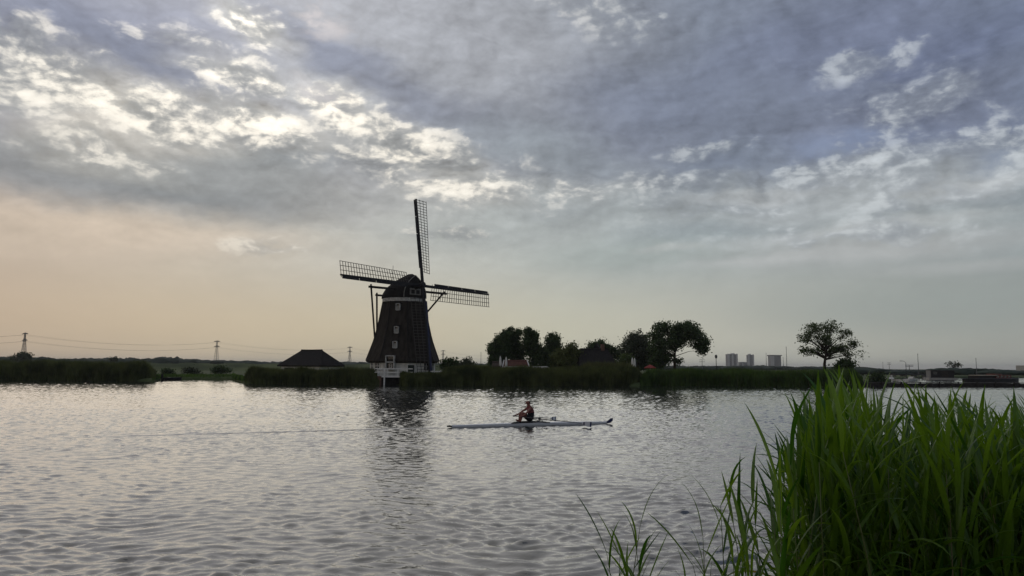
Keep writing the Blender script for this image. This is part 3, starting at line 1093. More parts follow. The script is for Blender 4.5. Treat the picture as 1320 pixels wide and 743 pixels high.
# little outlet bridge at the foot of the mill
def make_outlet():
    c = on_z(505.5, 496.9)
    c.y += .2
    root = thing('outlet_bridge', 'small brick outlet bridge with dark culvert and white rails below the mill', 'bridge', (c.x, c.y, 0))
    W2 = 1.55
    for s in (-1, 1):
        mb = MB()
        mb.box((s * (W2 + .3), 1.0, .35), (.55, 2.6, 1.9))
        mb.build('abutment', brick, root)
    mb = MB()
    mb.box((0, 1.2, 1.28), (4.6, 2.4, .16))
    mb.build('deck', dark_wood, root)
    mb = MB()
    mb.box((0, -.06, 1.25), (4.3, .1, .26))
    mb.build('fascia_board', white_paint, root)
    for k in range(7):
        mb = MB()
        mb.box((-1.3 + k * .433, 1.6, .3), (.42, .08, 1.75))
        mb.build('gate_plank', tar_wood, root)
    for x in (-2.1, -.75, .75, 2.1):
        mb = MB()
        mb.beam((x, .05, 1.3), (x, .05, 2.4), .14)
        mb.build('rail_post', white_paint, root)
    mb = MB()
    mb.beam((-1.15, -.14, -.4), (-1.15, -.14, 2.4), .2)
    mb.build('mooring_post', white_paint, root)
    for z in (1.85, 2.35):
        mb = MB()
        mb.beam((-2.6, -.05, z), (2.9, -.05, z), .06, .14)
        mb.build('hand_rail', white_paint, root)
    o = Vector((c.x, c.y, 0))


make_outlet()
rail_fence('rail_fence', 'short white rail fence right of the mill beside the bushes', [at_y(px, 481, 112) for px in (552, 560, 568, 577)], LAND_Z, 1.5, (.55, .95))
rail_fence('rail_fence', 'white rail fence along the mill yard behind the dark reeds', [at_y(px, 482, 110.5) for px in (464, 472, 480, 489)], LAND_Z, 1.35, (.5, .95))

# ------------------------------------------------------------------ buildings near the mill
def gable_house(name, label, loc, rz, L, Wd, wall_h, ridge_h, hip, over, wall_m, roof_m, openings=(), chimney=None, cat='house', board_step=None, tiles=False):
    """house with a ridge along local X; hip = how far the ridge ends are pulled in; openings = (side, along, z, w, h, material, name)"""
    root = thing(name, label, cat, loc, rz)
    for (cx, cy, sx, sy) in ((0, -Wd / 2, L, .2), (0, Wd / 2, L, .2), (-L / 2, 0, .2, Wd - .2), (L / 2, 0, .2, Wd - .2)):
        mb = MB()
        mb.box((cx, cy, wall_h / 2), (sx, sy, wall_h))
        mb.build('wall', wall_m, root)
    e, t = over, .22
    z0, z1 = wall_h - .35, ridge_h
    A = [(-L / 2 - e, -Wd / 2 - e, z0), (L / 2 + e, -Wd / 2 - e, z0), (L / 2 + e, Wd / 2 + e, z0), (-L / 2 - e, Wd / 2 + e, z0)]
    Rg = [(-L / 2 - e + hip, 0, z1), (L / 2 + e - hip, 0, z1)]
    vs = A + Rg
    low = [(x * .985, y * .985, z - t) for x, y, z in A]
    mb = MB()
    mb.add(vs + low, [(0, 1, 5, 4), (1, 2, 5), (2, 3, 4, 5), (3, 0, 4), (0, 6, 7, 1), (1, 7, 8, 2), (2, 8, 9, 3), (3, 9, 6, 0), (9, 8, 7, 6)])
    roof = mb.build('roof', roof_m, root)
    mb = MB()
    mb.tube([Rg[0], Vector(Rg[0]).lerp(Vector(Rg[1]), .5) + Vector((0, 0, -.03)), Rg[1]], .16, 6)
    mb.build('ridge_cap', roof_m, roof)
    if tiles:
        # rows of tiles stand proud on the side that shows
        n = 7
        for i in range(n):
            f0, f1 = i / n, (i + 1) / n - .01
            pa, pb = Vector(A[0]).lerp(Vector(Rg[0]), f0), Vector(A[1]).lerp(Vector(Rg[1]), f0)
            pc, pd = Vector(A[0]).lerp(Vector(Rg[0]), f1), Vector(A[1]).lerp(Vector(Rg[1]), f1)
            nn = (pb - pa).cross(pc - pa).normalized()
            mb = MB()
            mb.add([pa + nn * .07, pb + nn * .07, pd + nn * .02, pc + nn * .02, pa + nn * .005, pb + nn * .005], [(0, 1, 2, 3), (4, 5, 1, 0)])
            mb.build('tile_row', roof_m, roof)
        for q in (0, 1):
            mb = MB()
            mb.beam(Vector(A[q]) + Vector((0, 0, .06)), Vector(Rg[q]) + Vector((0, 0, .06)), .14, .2)
            mb.build('verge_board', white_wash, roof)
    if chimney:
        mb = MB()
        mb.box((chimney, 0, ridge_h + .2), (.6, .6, 1.5))
        mb.build('chimney', brick, roof)
    for (side, al, z, w, h, m, nm) in openings:
        ang = {'f': 0, 'l': -1, 'r': 1}[side]
        mb = MB()
        if side == 'f':
            c = Vector((al, -Wd / 2 - .11, z))
            mb.box(c, (w, .06, h))
            d = mb.build(nm, m, root)
            mb = MB()
            for q in (-1, 1):
                mb.box(c + Vector((q * (w / 2 + .04), -.03, 0)), (.09, .08, h + .18))
                mb.box(c + Vector((0, -.03, q * (h / 2 + .04))), (w, .08, .09))
        else:
            c = Vector((ang * (L / 2 + .11), al, z))
            mb.box(c, (.06, w, h))
            d = mb.build(nm, m, root)
            mb = MB()
            for q in (-1, 1):
                mb.box(c + Vector((ang * .03, q * (w / 2 + .04), 0)), (.08, .09, h + .18))
                mb.box(c + Vector((ang * .03, 0, q * (h / 2 + .04))), (.08, w, .09))
        mb.build('frame', white_paint, d)
    return root


p = at_y(401, 480, 130)
gable_house('thatched_barn', 'low barn with dark hipped thatched roof left of the windmill', (p.x, 130, LAND_Z), R(-24), 8.2, 5.6, 2.6, 4.85, 2.4, .55, white_wash, thatch_dark,
            [('f', -2.3, 1.1, 2.2, 1.5, tar_wood, 'barn_door'), ('l', .3, 1.2, 1.6, 1.2, glass_dark, 'window'), ('f', 2.0, 1.2, 1.2, .9, glass_dark, 'window')], cat='barn')
p = at_y(766, 474, 138)
gable_house('farmhouse', 'dark thatched farmhouse half hidden among the trees', (p.x, 138, LAND_Z), R(8), 6.6, 6.5, 2.2, 5.5, 1.2, .5, brown_wall, thatch_dark,
            [('f', -1.8, 1.3, 1.0, 1.1, glass_dark, 'window'), ('f', 1.4, 1.3, 1.0, 1.1, glass_dark, 'window')], chimney=1.6)
p = at_y(770, 474, 147)
gable_house('rear_gable_house', 'steep dark roofed house rising behind the thatched farmhouse', (p.x, 147, LAND_Z), R(80), 5.5, 4.6, 3.2, 6.7, .2, .4, brown_wall, thatch_dark)
p = at_y(664.5, 474, 121)
gable_house('red_roofed_shed', 'small shed with red tiled roof beside the poplars', (p.x, 121, LAND_Z), R(3), 3.9, 3.0, 2.25, 3.15, .35, .25, white_wash, red_tile, [('f', 0, 1.2, 1.0, .9, glass_dark, 'window')], tiles=True, cat='shed')
p = at_y(641.5, 474, 123)
gable_house('grey_lean_to', 'low grey brown lean-to next to the red roofed shed', (p.x, 123, LAND_Z), R(3), 1.7, 2.0, 2.3, 2.9, .1, .12, brown_wall, brown_wall, cat='shed')


# ------------------------------------------------------------------ trees
def tree(name, label, px, y, lobes, m, leaves=5000, size=(.20, .36), trunk_r=.22, seed=0, group=None, clump=.42, lean=0.0, fork=.3, cat='tree', depth=.8, limbs=26, base_px=None, per=26):
    """lobes = (px, py, rx, ry) of crown masses in photograph pixels at depth y"""
    g = np.random.default_rng(seed + 100)
    k = y / F_PX
    b = at_y(px, 475, y)
    base = Vector((b.x, y, LAND_Z - .1))
    root = thing(name, label, cat, base, 0, group)
    L = []
    for (lx, ly, rx, ry) in lobes:
        c = at_y(lx, ly, y) - base
        L.append((np.array((c.x, g.normal(0, rx * k * .25), c.z)), rx * k, max(rx, ry) * k * depth, ry * k))
    vol = np.array([a[1] * a[2] * a[3] for a in L]) ** .62
    vol /= vol.sum()
    nclump = max(12, leaves // per)
    li = g.choice(len(L), nclump, p=vol)
    u = g.normal(size=(nclump, 3))
    u /= np.linalg.norm(u, axis=1)[:, None]
    rr = g.random(nclump) ** .42
    C = np.array([L[i][0] + u[j] * rr[j] * np.array(L[i][1:]) for j, i in enumerate(li)])
    C[:, 2] = np.maximum(C[:, 2], .5)
    per_n = g.integers(int(per * .5), int(per * 1.5), nclump)
    tot = per_n.sum()
    cc = np.repeat(C, per_n, 0)
    cs = np.repeat(clump * g.uniform(.6, 1.3, nclump), per_n)
    pos = cc + g.normal(size=(tot, 3)) * cs[:, None] * np.array((1, 1, .7))
    s = g.uniform(size[0], size[1], tot)
    n1 = g.normal(size=(tot, 3))
    n1 /= np.linalg.norm(n1, axis=1)[:, None]
    n2 = np.cross(n1, g.normal(size=(tot, 3)))
    n2 /= np.linalg.norm(n2, axis=1)[:, None]
    v = np.zeros((tot, 4, 3))
    v[:, 0] = pos - n1 * s[:, None] * .6
    v[:, 1] = pos + n2 * s[:, None] * .36
    v[:, 2] = pos + n1 * s[:, None] * .6
    v[:, 3] = pos - n2 * s[:, None] * .36
    i0 = np.arange(tot) * 4
    me = mesh_np('crown', v.reshape(-1, 3), np.stack([i0, i0 + 1, i0 + 2, i0 + 3], 1))
    cr = obj('crown', me, m, root)
    # trunk with limbs that reach into the clumps
    top = C[:, 2].max()
    mid = Vector(C.mean(0))
    mb = MB()
    fk = Vector((lean * .4, 0, top * fork))
    mb.tube([(0, 0, 0), (fk.x * .4 + .04, 0, fk.z * .5), fk, fk.lerp(mid, .5), (mid.x, mid.y, top * .86)], [trunk_r * 1.35, trunk_r, trunk_r * .85, trunk_r * .55, trunk_r * .12], 7)
    for j in g.choice(nclump, min(limbs, nclump), replace=False):
        e = Vector(C[j])
        t = min(.95, max(0.0, (e.z - fk.z) / max(.1, top - fk.z))) * .55
        st = fk.lerp(Vector((mid.x, mid.y, top * .86)), t)
        m1 = st.lerp(e, .5) + Vector((g.normal(0, .15), g.normal(0, .15), .25 + g.normal(0, .15)))
        r = trunk_r * g.uniform(.22, .48) * (1 - t * .6)
        mb.tube([st, st.lerp(m1, .5), m1, e], [r, r * .8, r * .55, r * .15], 5, cap=False)
    mb.build('trunk', bark, root, smooth=True)
    return root


TG = 'trees around the farmhouse'
tree('tree', 'dense dark tree standing behind the grey lean-to', 646, 141, [(646, 453, 12, 16), (636, 458, 6, 11), (651, 437, 5, 11), (643, 440, 4, 10), (634, 449, 3, 7)], leaf_a, 13000, clump=.32, seed=1, group=TG, per=34)
tree('tree', 'tallest dark tree behind the red roofed shed, with a pointed top', 664, 143, [(661, 442, 8, 15), (658, 428, 3, 8), (665, 455, 12, 14), (668, 431, 3, 8), (653, 434, 3, 8)], leaf_a, 13000, clump=.32, seed=2, group=TG, per=34)
tree('tree', 'broad dark tree between the red roofed shed and the oval tree', 685, 140, [(683, 443, 10, 14), (680, 430, 4, 7), (688, 435, 4, 9), (690, 456, 11, 14), (700, 459, 6, 11)], leaf_a, 13000, clump=.32, seed=3, group=TG, per=34)
tree('tree', 'narrow oval dark tree right of the broad dark tree', 713, 144, [(713, 443, 9, 13), (713, 457, 11, 14)], leaf_a, 8500, seed=4, group=TG, per=30)
tree('tree', 'low yellowish tree between the oval tree and the farmhouse', 735, 137, [(735, 453, 12, 10), (742, 459, 9, 9), (723, 462, 12, 10), (732, 465, 14, 8)], leaf_c, 8500, seed=5, group=TG, per=30)
tree('tree', 'dark tree rising behind the farmhouse roof', 776, 155, [(772, 446, 13, 6), (785, 452, 9, 8), (763, 451, 8, 7), (797, 456, 8, 9)], leaf_a, 7500, seed=6, group=TG, per=30)
tree('tree', 'greyish green round tree left of the big spreading tree', 822, 142, [(822, 441, 16, 14), (812, 451, 11, 14), (832, 455, 14, 14), (828, 463, 18, 10)], leaf_d, 15000, seed=7, group=TG, per=32)
tree('tree', 'big spreading dark tree with open trunk at the end of the grove', 869, 128, [(858, 424, 15, 9), (884, 423, 17, 9), (848, 433, 9, 9), (901, 440, 11, 13), (879, 434, 18, 10), (906, 451, 6, 6), (846, 450, 11, 12), (856, 460, 11, 9), (875, 466, 4, 6), (895, 428, 10, 9), (866, 444, 14, 9), (852, 466, 12, 8)], leaf_a, 18000, seed=8, trunk_r=.26, group=TG, per=30, limbs=40, fork=.34, lean=.3)
tree('tree', 'lone tree with airy open crown on the green bank', 1063, 121, [(1050, 424, 13, 8), (1072, 422, 14, 7), (1038, 436, 10, 8), (1060, 438, 15, 8), (1088, 432, 11, 8), (1100, 443, 9, 6), (1047, 452, 11, 5), (1083, 450, 13, 5), (1108, 456, 6, 5), (1035, 452, 5, 5), (1068, 455, 10, 5), (1093, 458, 8, 5)], leaf_b, 6200, (.17, .30), seed=9, trunk_r=.27, clump=.36, per=24, limbs=70, fork=.30)
tree('shrub', 'dense dark shrub beside the trunk of the lone tree', 1089, 120, [(1089, 468, 6, 5), (1096, 471, 4, 3), (1083, 472, 4, 3)], leaf_a, 2000, seed=10, trunk_r=.08, cat='shrub', limbs=8, per=30)
tree('shrub', 'sparse bush with upright twigs right of the windmill', 580, 114, [(580, 469, 9, 6), (576, 472, 8, 4)], leaf_a, 1800, seed=11, trunk_r=.06, cat='shrub', limbs=14)
tree('shrub', 'thin twiggy bush between the mill bush and the lean-to', 602, 114, [(601, 468, 9, 5), (606, 471, 8, 4), (594, 472, 8, 3)], leaf_d, 1100, seed=12, trunk_r=.06, cat='shrub', limbs=26, clump=.3)
tree('shrub', 'low dark bush on the meadow behind the timber quay', 214, 158, [(214, 479, 5, 3), (219, 480, 4, 2.5)], leaf_a, 900, seed=21, trunk_r=.05, cat='shrub', limbs=4)
tree('shrub', 'wide low bush midway along the timber quay', 247, 160, [(244, 478, 7, 3), (253, 479, 5, 2.5)], leaf_d, 1100, seed=22, trunk_r=.05, cat='shrub', limbs=4)
tree('shrub', 'rounded dark bush behind the top of the slipway', 284, 158, [(282, 477, 8, 4), (291, 478, 6, 3.5)], leaf_a, 1400, seed=23, trunk_r=.05, cat='shrub', limbs=4)
tree('shrub', 'small round pale green shrub under the greyish tree', 808, 124, [(808, 464, 5, 6)], leaf_b, 1300, seed=13, trunk_r=.06, cat='shrub', limbs=5)
tree('shrub', 'dark shrub on the tip of the green bank by the breakwater', 1134, 118, [(1133, 489, 4, 6), (1127, 491, 6, 5)], leaf_a, 1400, seed=14, trunk_r=.06, cat='shrub', limbs=5)
tree('tree', 'round tree standing in front of the leftmost pylon', 29, 330, [(29, 460, 9, 5), (24, 462, 7, 4), (35, 463, 6, 4)], leaf_d, 2200, (.4, .8), seed=15, trunk_r=.3, clump=.8, limbs=16, per=20)
tree('tree', 'small round tree poking above the wooded horizon', 147, 420, [(147, 464, 5, 3.5)], leaf_d, 900, (.4, .8), seed=16, trunk_r=.2, clump=.6, limbs=6)
tree('tree', 'thin bare-looking tree above the far shore woods', 1228, 300, [(1228, 469, 6, 3.5), (1223, 471, 5, 3), (1234, 471, 5, 3)], leaf_d, 420, (.3, .6), seed=17, trunk_r=.16, clump=.5, limbs=40, per=10)

tree('hedge', 'long dark hedge closing the garden behind the shed and farmhouse', 735, 152, [(x, 470 + (i % 3), 10, 6) for i, x in enumerate(range(640, 850, 9))], leaf_a, 14000, (.25, .45), seed=18, trunk_r=.08, cat='hedge', limbs=0, per=30, fork=.5)

# ------------------------------------------------------------------ terrace and garden things
def parasol(name, label, px, py_top, y, opened, m, h=2.6, group=None):
    b = at_y(px, py_top, y)
    root = thing(name, label, 'parasol', (b.x, y, LAND_Z), 0, group)
    top = b.z - LAND_Z
    mb = MB()
    mb.tube([(0, 0, 0), (0, 0, top - .05)], .03, 6)
    mb.build('pole', white_paint, root)
    mb = MB()
    mb.box((0, 0, .05), (.5, .5, .1))
    mb.build('foot', concrete, root)
    mb = MB()
    if opened:
        r = 1.0
        ring = [mb.ngon(rr, z, 8) for rr, z in ((.03, top), (r * .5, top - .22), (r, top - .52), (r * .99, top - .60), (r * .5, top - .26), (.02, top - .06))]
        mb.loft(ring)
    else:
        ring = [mb.ngon(rr, z, 10) for rr, z in ((.03, top), (.14, top - .35), (.20, top - 1.1), (.17, top - 1.5), (.10, top - 1.55))]
        mb.loft(ring)
    mb.build('canopy', m, root)


parasol('parasol', 'open red parasol on the terrace under the spreading tree', 838, 470.3, 122, True, red_cloth)
parasol('parasol', 'folded white parasol by the left end of the red roofed shed', 645, 459, 119.5, False, white_cloth)
parasol('parasol', 'folded white parasol in front of the red roofed shed', 652.5, 460, 118.5, False, white_cloth)
parasol('parasol', 'folded white parasol beside the small round pale shrub', 815, 461, 121, False, white_cloth, group='white parasols by the round shrub')
parasol('parasol', 'folded white parasol beside the small round pale shrub', 818, 461.5, 121.5, False, white_cloth, group='white parasols by the round shrub')


def white_boat(name, label, a, b, z, beam, hgt, cabin=None, m=None, group=None):
    """moored launch from stern a to bow b"""
    a, b = Vector((a.x, a.y, z)), Vector((b.x, b.y, z))
    L = (b - a).length
    d = b - a
    root = thing(name, label, 'boat', (a + b) / 2, math.atan2(d.y, d.x), group)
    rings = []
    for t in np.linspace(-1, 1, 11):
        w = beam / 2 * (1 - max(0, t) ** 2.4 * .97)
        sh_ = hgt * (1 + .25 * max(0, t) ** 2)
        rings.append([(t * L / 2, -w, sh_), (t * L / 2, -w * .92, sh_ * .3), (t * L / 2, -w * .5, -.2), (t * L / 2, w * .5, -.2), (t * L / 2, w * .92, sh_ * .3), (t * L / 2, w, sh_)])
    mb = MB()
    mb.loft(rings)
    mb.build('hull', m or white_paint, root, smooth=False)
    mb = MB()
    for s in (-1, 1):
        mb.tube([(r[0][0], s * abs(r[0][1]), r[0][2] + .03) for r in rings], .05, 5)
    mb.build('rubbing_strake', dark_wood, root)
    if cabin:
        x0, x1, h = cabin
        mb = MB()
        w = beam * .36
        mb.loft([[(x0, -w, hgt), (x1, -w * .9, hgt), (x1, w * .9, hgt), (x0, w, hgt)], [(x0 + .1, -w * .9, hgt + h), (x1 - .4, -w * .8, hgt + h), (x1 - .4, w * .8, hgt + h), (x0 + .1, w * .9, hgt + h)]])
        c = mb.build('cabin', white_paint, root)
        for q in (.3, .65):
            mb = MB()
            mb.box((x0 + (x1 - x0) * q, -w * .965, hgt + h * .55), (.55, .06, h * .4))
            mb.build('cabin_window', glass_dark, c)
    return root


# upturned white dinghy and a small caravan in the garden
r = white_boat('dinghy', 'small white dinghy lying on the grass before the farmhouse', at_y(719, 475, 119), at_y(733, 474, 120), LAND_Z + 1.55, 1.0, .35)
p = at_y(725.5, 476, 119.5)
t = thing('boat_trestle', 'dark trestle carrying the white dinghy', 'trestle', (p.x, 119.5, LAND_Z))
for q in (-.5, .5):
    mb = MB()
    mb.beam((q, -.4, 0), (q, 0, 1.36), .08)
    mb.beam((q, .4, 0), (q, 0, 1.36), .08)
    mb.build('leg', dark_wood, t)
mb = MB()
mb.beam((-.6, 0, 1.36), (.6, 0, 1.36), .09)
mb.build('cross_bar', dark_wood, t)


def caravan():
    p = at_y(697, 475, 126)
    t = thing('caravan', 'small pale caravan parked under the broad dark tree', 'caravan', (p.x, 126, LAND_Z), R(5))
    mb = MB()
    rings = []
    for x, z0, z1 in ((-1.6, .7, 1.8), (-1.5, .5, 2.25), (1.0, .5, 2.3), (1.5, .6, 1.9), (1.62, .8, 1.5)):
        rings.append([(x, -.9, z0), (x, .9, z0), (x, .9, z1), (x, -.9, z1)])
    mb.loft(rings)
    b = mb.build('body', white_wash, t, bevel=.05)
    for x in (-.9, .1, .9):
        mb = MB()
        mb.box((x, -.91, 1.6), (.55, .05, .5))
        mb.build('window', glass_dark, t)
    for s in (-.85, .85):
        mb = MB()
        mb.tube([(0, s - .09, .33), (0, s + .09, .33)], .33, 12)
        mb.build('wheel', tar_wood, t)
    mb = MB()
    mb.beam((1.5, 0, .5), (2.5, 0, .45), .08)
    mb.tube([(2.4, 0, .5), (2.4, 0, 0)], .04, 6)
    mb.build('drawbar', iron, t)


caravan()


def lamp_post(name, label, px, top_py, y, z0=LAND_Z, arm=None, group=None):
    b = at_y(px, top_py, y)
    t = thing(name, label, 'lamp post', (b.x, y, z0), 0, group)
    h = b.z - z0
    mb = MB()
    mb.tube([(0, 0, -.2), (0, 0, 1), (0, 0, h - .45)], [.08, .07, .045], 7)
    mb.build('pole', iron, t)
    mb = MB()
    if arm:
        mb.tube([(0, 0, h - .5), (arm * .3, 0, h - .1), (arm, 0, h)], .035, 6)
        mb.build('arm', iron, t)
        mb = MB()
        mb.box((arm * 1.15, 0, h - .02), (.6, .22, .12))
        mb.build('lamp_head', galv, t)
    else:
        mb.loft([mb.ngon(r, z, 6) for r, z in ((.05, h - .48), (.17, h - .4), (.22, h - .1), (.05, h + .05))])
        ln = mb.build('lantern', galv, t)
        mb = MB()
        mb.loft([mb.ngon(r, z, 6) for r, z in ((.26, h - .08), (.08, h + .1), (.02, h + .16))])
        mb.build('lantern_roof', iron, ln)
    return t


lamp_post('lamp_post', 'old lantern post on the green bank by the big spreading tree', 923, 458.5, 118)
mb = MB()
p = at_y(620, 455, 116)
mb.tube([(0, 0, -.2), (0, 0, p.z - LAND_Z)], [.05, .025], 6)
mb.tube([(0, 0, p.z - LAND_Z - .05), (0, 0, p.z - LAND_Z + .06)], .05, 6)
o = mb.build('flag_pole', galv)
o.location = (p.x, 116, LAND_Z)
tag(o, 'thin bare pole standing left of the grove of trees', 'pole')


# ------------------------------------------------------------------ quay and slip left of the barn
def quay():
    a, b = on_z(204, 489.4), on_z(306, 489.0)
    a.y -= .6
    b.y -= .6
    t = thing('timber_quay', 'low dark timber quay along the grass left of the barn', 'quay', (a.x, a.y, 0))
    n = 26
    for i in range(n):
        q0, q1 = a.lerp(b, i / n) - a, a.lerp(b, (i + .96) / n) - a
        mb = MB()
        h = .42 + RNG.uniform(-.05, .05)
        mb.beam(q0 + Vector((0, 0, h / 2 - .25)), q1 + Vector((0, 0, h / 2 - .25)), .1, h + .5)
        mb.build('plank', dark_wood, t)
    for i in range(0, n + 1, 4):
        q = a.lerp(b, i / n) - a
        mb = MB()
        mb.tube([q + Vector((0, -.12, -.6)), q + Vector((0, -.12, .72))], .1, 7)
        mb.build('pile', dark_wood, t)


quay()
A_, B_ = on_z(295, 489.6), at_y(312, 480, 139)
mb = MB()
d = (B_ - A_)
mb.add([(0, 0, -.15), (2.6, .5, -.15), (4.7, 8.2, 1.45), (2.0, 8.0, 1.5), (0, 0, -.45), (2.6, .5, -.45), (4.7, 8.2, 1.0), (2.0, 8.0, 1.0)], [(0, 1, 2, 3), (7, 6, 5, 4), (0, 4, 5, 1), (1, 5, 6, 2), (2, 6, 7, 3), (3, 7, 4, 0)])
o = mb.build('slipway', concrete)
o.location = A_
tag(o, 'pale concrete slipway sloping into the water left of the reeds', 'slipway')
bt = white_boat('moored_punt', 'dark flat punt moored at the timber quay', on_z(209, 490.6), on_z(234, 490.4), 0, 1.3, .42, None, tar_wood)
mb = MB()
mb.box((-1.7, 0, .75), (.3, .34, .75))
mb.tube([(-1.75, 0, .5), (-1.8, 0, -.2)], .06, 6)
mb.build('outboard_motor', tar_wood, bt)
mb = MB()
mb.box((-.4, 0, .46), (.35, 1.1, .06))
mb.build('thwart', white_paint, bt)


# ------------------------------------------------------------------ breakwater and harbour at the right
def breakwater():
    a, b = on_z(1112, 498.3), on_z(1480, 499.5)
    t = thing('breakwater', 'long low timber breakwater running right from the green bank', 'breakwater', (a.x, a.y, 0))
    n = 46
    wal = MB()
    for i in range(n):
        q0, q1 = a.lerp(b, i / n) - a, a.lerp(b, (i + .97) / n) - a
        mb = MB()
        h = .52 + RNG.uniform(-.04, .04)
        mb.beam(q0 + Vector((0, 0, h / 2 - .3)), q1 + Vector((0, 0, h / 2 - .3)), .12, h + .6)
        mb.build('plank', dark_wood, t)
    for i in range(0, n + 1, 3):
        q = a.lerp(b, i / n) - a
        mb = MB()
        mb.tube([q + Vector((0, -.18, -.8)), q + Vector((0, -.18, .74))], .11, 7)
        mb.build('pile', dark_wood, t)
    mb = MB()
    mb.beam(Vector((0, .55, .60)), (b - a) + Vector((0, .55, .60)), 1.2, .1)
    mb.build('walkway', lath_wood, t)


breakwater()
white_boat('motor_launch', 'white motor launch moored behind the breakwater near the bank tip', on_z(1137, 491.6), on_z(1162, 492.6), 0, 1.6, .5, (-1.6, .3, .4), white_wash)
white_boat('motor_launch', 'short white launch with raised bow beside the harbour lamp post', on_z(1168, 491.8), on_z(1183, 491.2), 0, 1.4, .5, (-1.0, .4, .5), white_wash)
lamp_post('lamp_post', 'tall harbour lamp post with an arm above the white launches', 1167.5, 465.5, 170, .4, -.9)


def post_thing(name, label, px, top_py, y, z0, r, m, cat, yard=0):
    b = at_y(px, top_py, y)
    t = thing(name, label, cat, (b.x, y, z0))
    mb = MB()
    mb.tube([(0, 0, -.3), (0, 0, b.z - z0)], [r, r * .5], 6)
    mb.build('pole', m, t)
    mb = MB()
    if yard:
        for f in (.96, .8):
            mb.beam((-yard, 0, (b.z - z0) * f), (yard, 0, (b.z - z0) * f), r, r)
        mb.build('cross_arm', m, t)
    else:
        mb.tube([(0, 0, b.z - z0), (0, 0, b.z - z0 + r * 2)], r * .9, 6)
        mb.build('cap', m, t)
    return t


post_thing('mooring_pile', 'white mooring pile in front of the white motor launch', 1149.5, 486, 150, 0, .16, white_paint, 'pile')
post_thing('ship_mast', 'tall thin mast behind the low harbour bridge', 1183, 457.5, 200, .3, .12, galv, 'mast')
post_thing('ship_mast', 'slender mast rising above the moored barge', 1258, 463, 190, 0, .10, galv, 'mast')
post_thing('radio_mast', 'tallest thin mast right of the tower blocks', 1013.5, 448, 900, LAND_Z, .45, galv, 'mast')
post_thing('radio_mast', 'thin mast just left of the rightmost tower block', 987.5, 456, 900, LAND_Z, .4, galv, 'mast')
post_thing('radio_mast', 'short thin mast between the tallest mast and tower block', 1009.5, 461.5, 900, LAND_Z, .35, galv, 'mast')
post_thing('utility_pole', 'far pole with cross arms standing right of the lone tree', 1146, 467.5, 520, LAND_Z, .22, galv, 'pole', 1.2)
post_thing('utility_pole', 'faint far pole beside the cross-armed pole behind the woods', 1138, 467.5, 560, LAND_Z, .2, galv, 'pole')
post_thing('utility_pole', 'far cross-armed pole just right of the harbour lamp post', 1172, 470.5, 420, LAND_Z, .25, galv, 'pole', 2.2)
post_thing('utility_pole', 'small cross-armed pole right of the big spreading tree', 905, 463.5, 420, LAND_Z, .2, galv, 'pole', 1.6)


def low_bridge():
    a, b = at_y(1150, 484, 210), at_y(1193, 484, 212)
    t = thing('harbour_bridge', 'low dark bridge deck behind the white launches', 'bridge', (a.x, a.y, 0))
    d = b - a
    mb = MB()
    z = at_y(1170, 483, 211).z
    mb.beam((0, 0, z), (d.x, d.y, z), 2.2, .35)
    mb.build('deck', iron, t)
    for f in (0.02, .33, .66, .98):
        mb = MB()
        mb.beam((d.x * f, d.y * f, -.8), (d.x * f, d.y * f, z - .2), .5, 1.6)
        mb.build('pier', concrete, t)
    mb = MB()
    mb.beam((0, -1.0, z + .75), (d.x, d.y - 1.0, z + .75), .08)
    for f in np.linspace(0, 1, 12):
        mb.beam((d.x * f, d.y * f - 1.0, z + .2), (d.x * f, d.y * f - 1.0, z + .75), .06)
    mb.build('railing', iron, t)


low_bridge()


def boathouse():
    a, b = at_y(1198, 484, 196), at_y(1225, 484, 200)
    c = (a + b) / 2
    t = thing('boathouse', 'dark flat-roofed boathouse with grey end wall across the harbour', 'boathouse', (c.x, c.y, 0), R(-14))
    L, Wd, H_ = 5.4, 4.2, 2.1
    for (cx, cy, sx, sy, m) in ((0, -Wd / 2, L, .15, tar_wood), (0, Wd / 2, L, .15, tar_wood), (-L / 2, 0, .15, Wd - .15, galv), (L / 2, 0, .15, Wd - .15, tar_wood)):
        mb = MB()
        mb.box((cx, cy, H_ / 2 + .25), (sx, sy, H_ - .1))
        mb.build('wall', m, t)
    mb = MB()
    mb.box((0, 0, H_ + .28), (L + .4, Wd + .4, .16))
    mb.build('roof', iron, t)
    mb = MB()
    mb.box((0, 0, .1), (L + 1.2, Wd + 1.2, .7))
    mb.build('pontoon', concrete, t)
    mb = MB()
    mb.box((.6, -Wd / 2 - .09, 1.3), (1.6, .06, 1.9))
    mb.build('door', dark_wood, t)
    mb = MB()
    mb.box((-1.7, -Wd / 2 - .09, 1.7), (.9, .06, .7))
    mb.build('window', glass_dark, t)


boathouse()
rust_red = mat('rust_red_paint', (0.13, 0.045, 0.030), 0.7, .25, 2)
cream = mat('cream_paint', (0.42, 0.38, 0.29), 0.7, .15, 2)


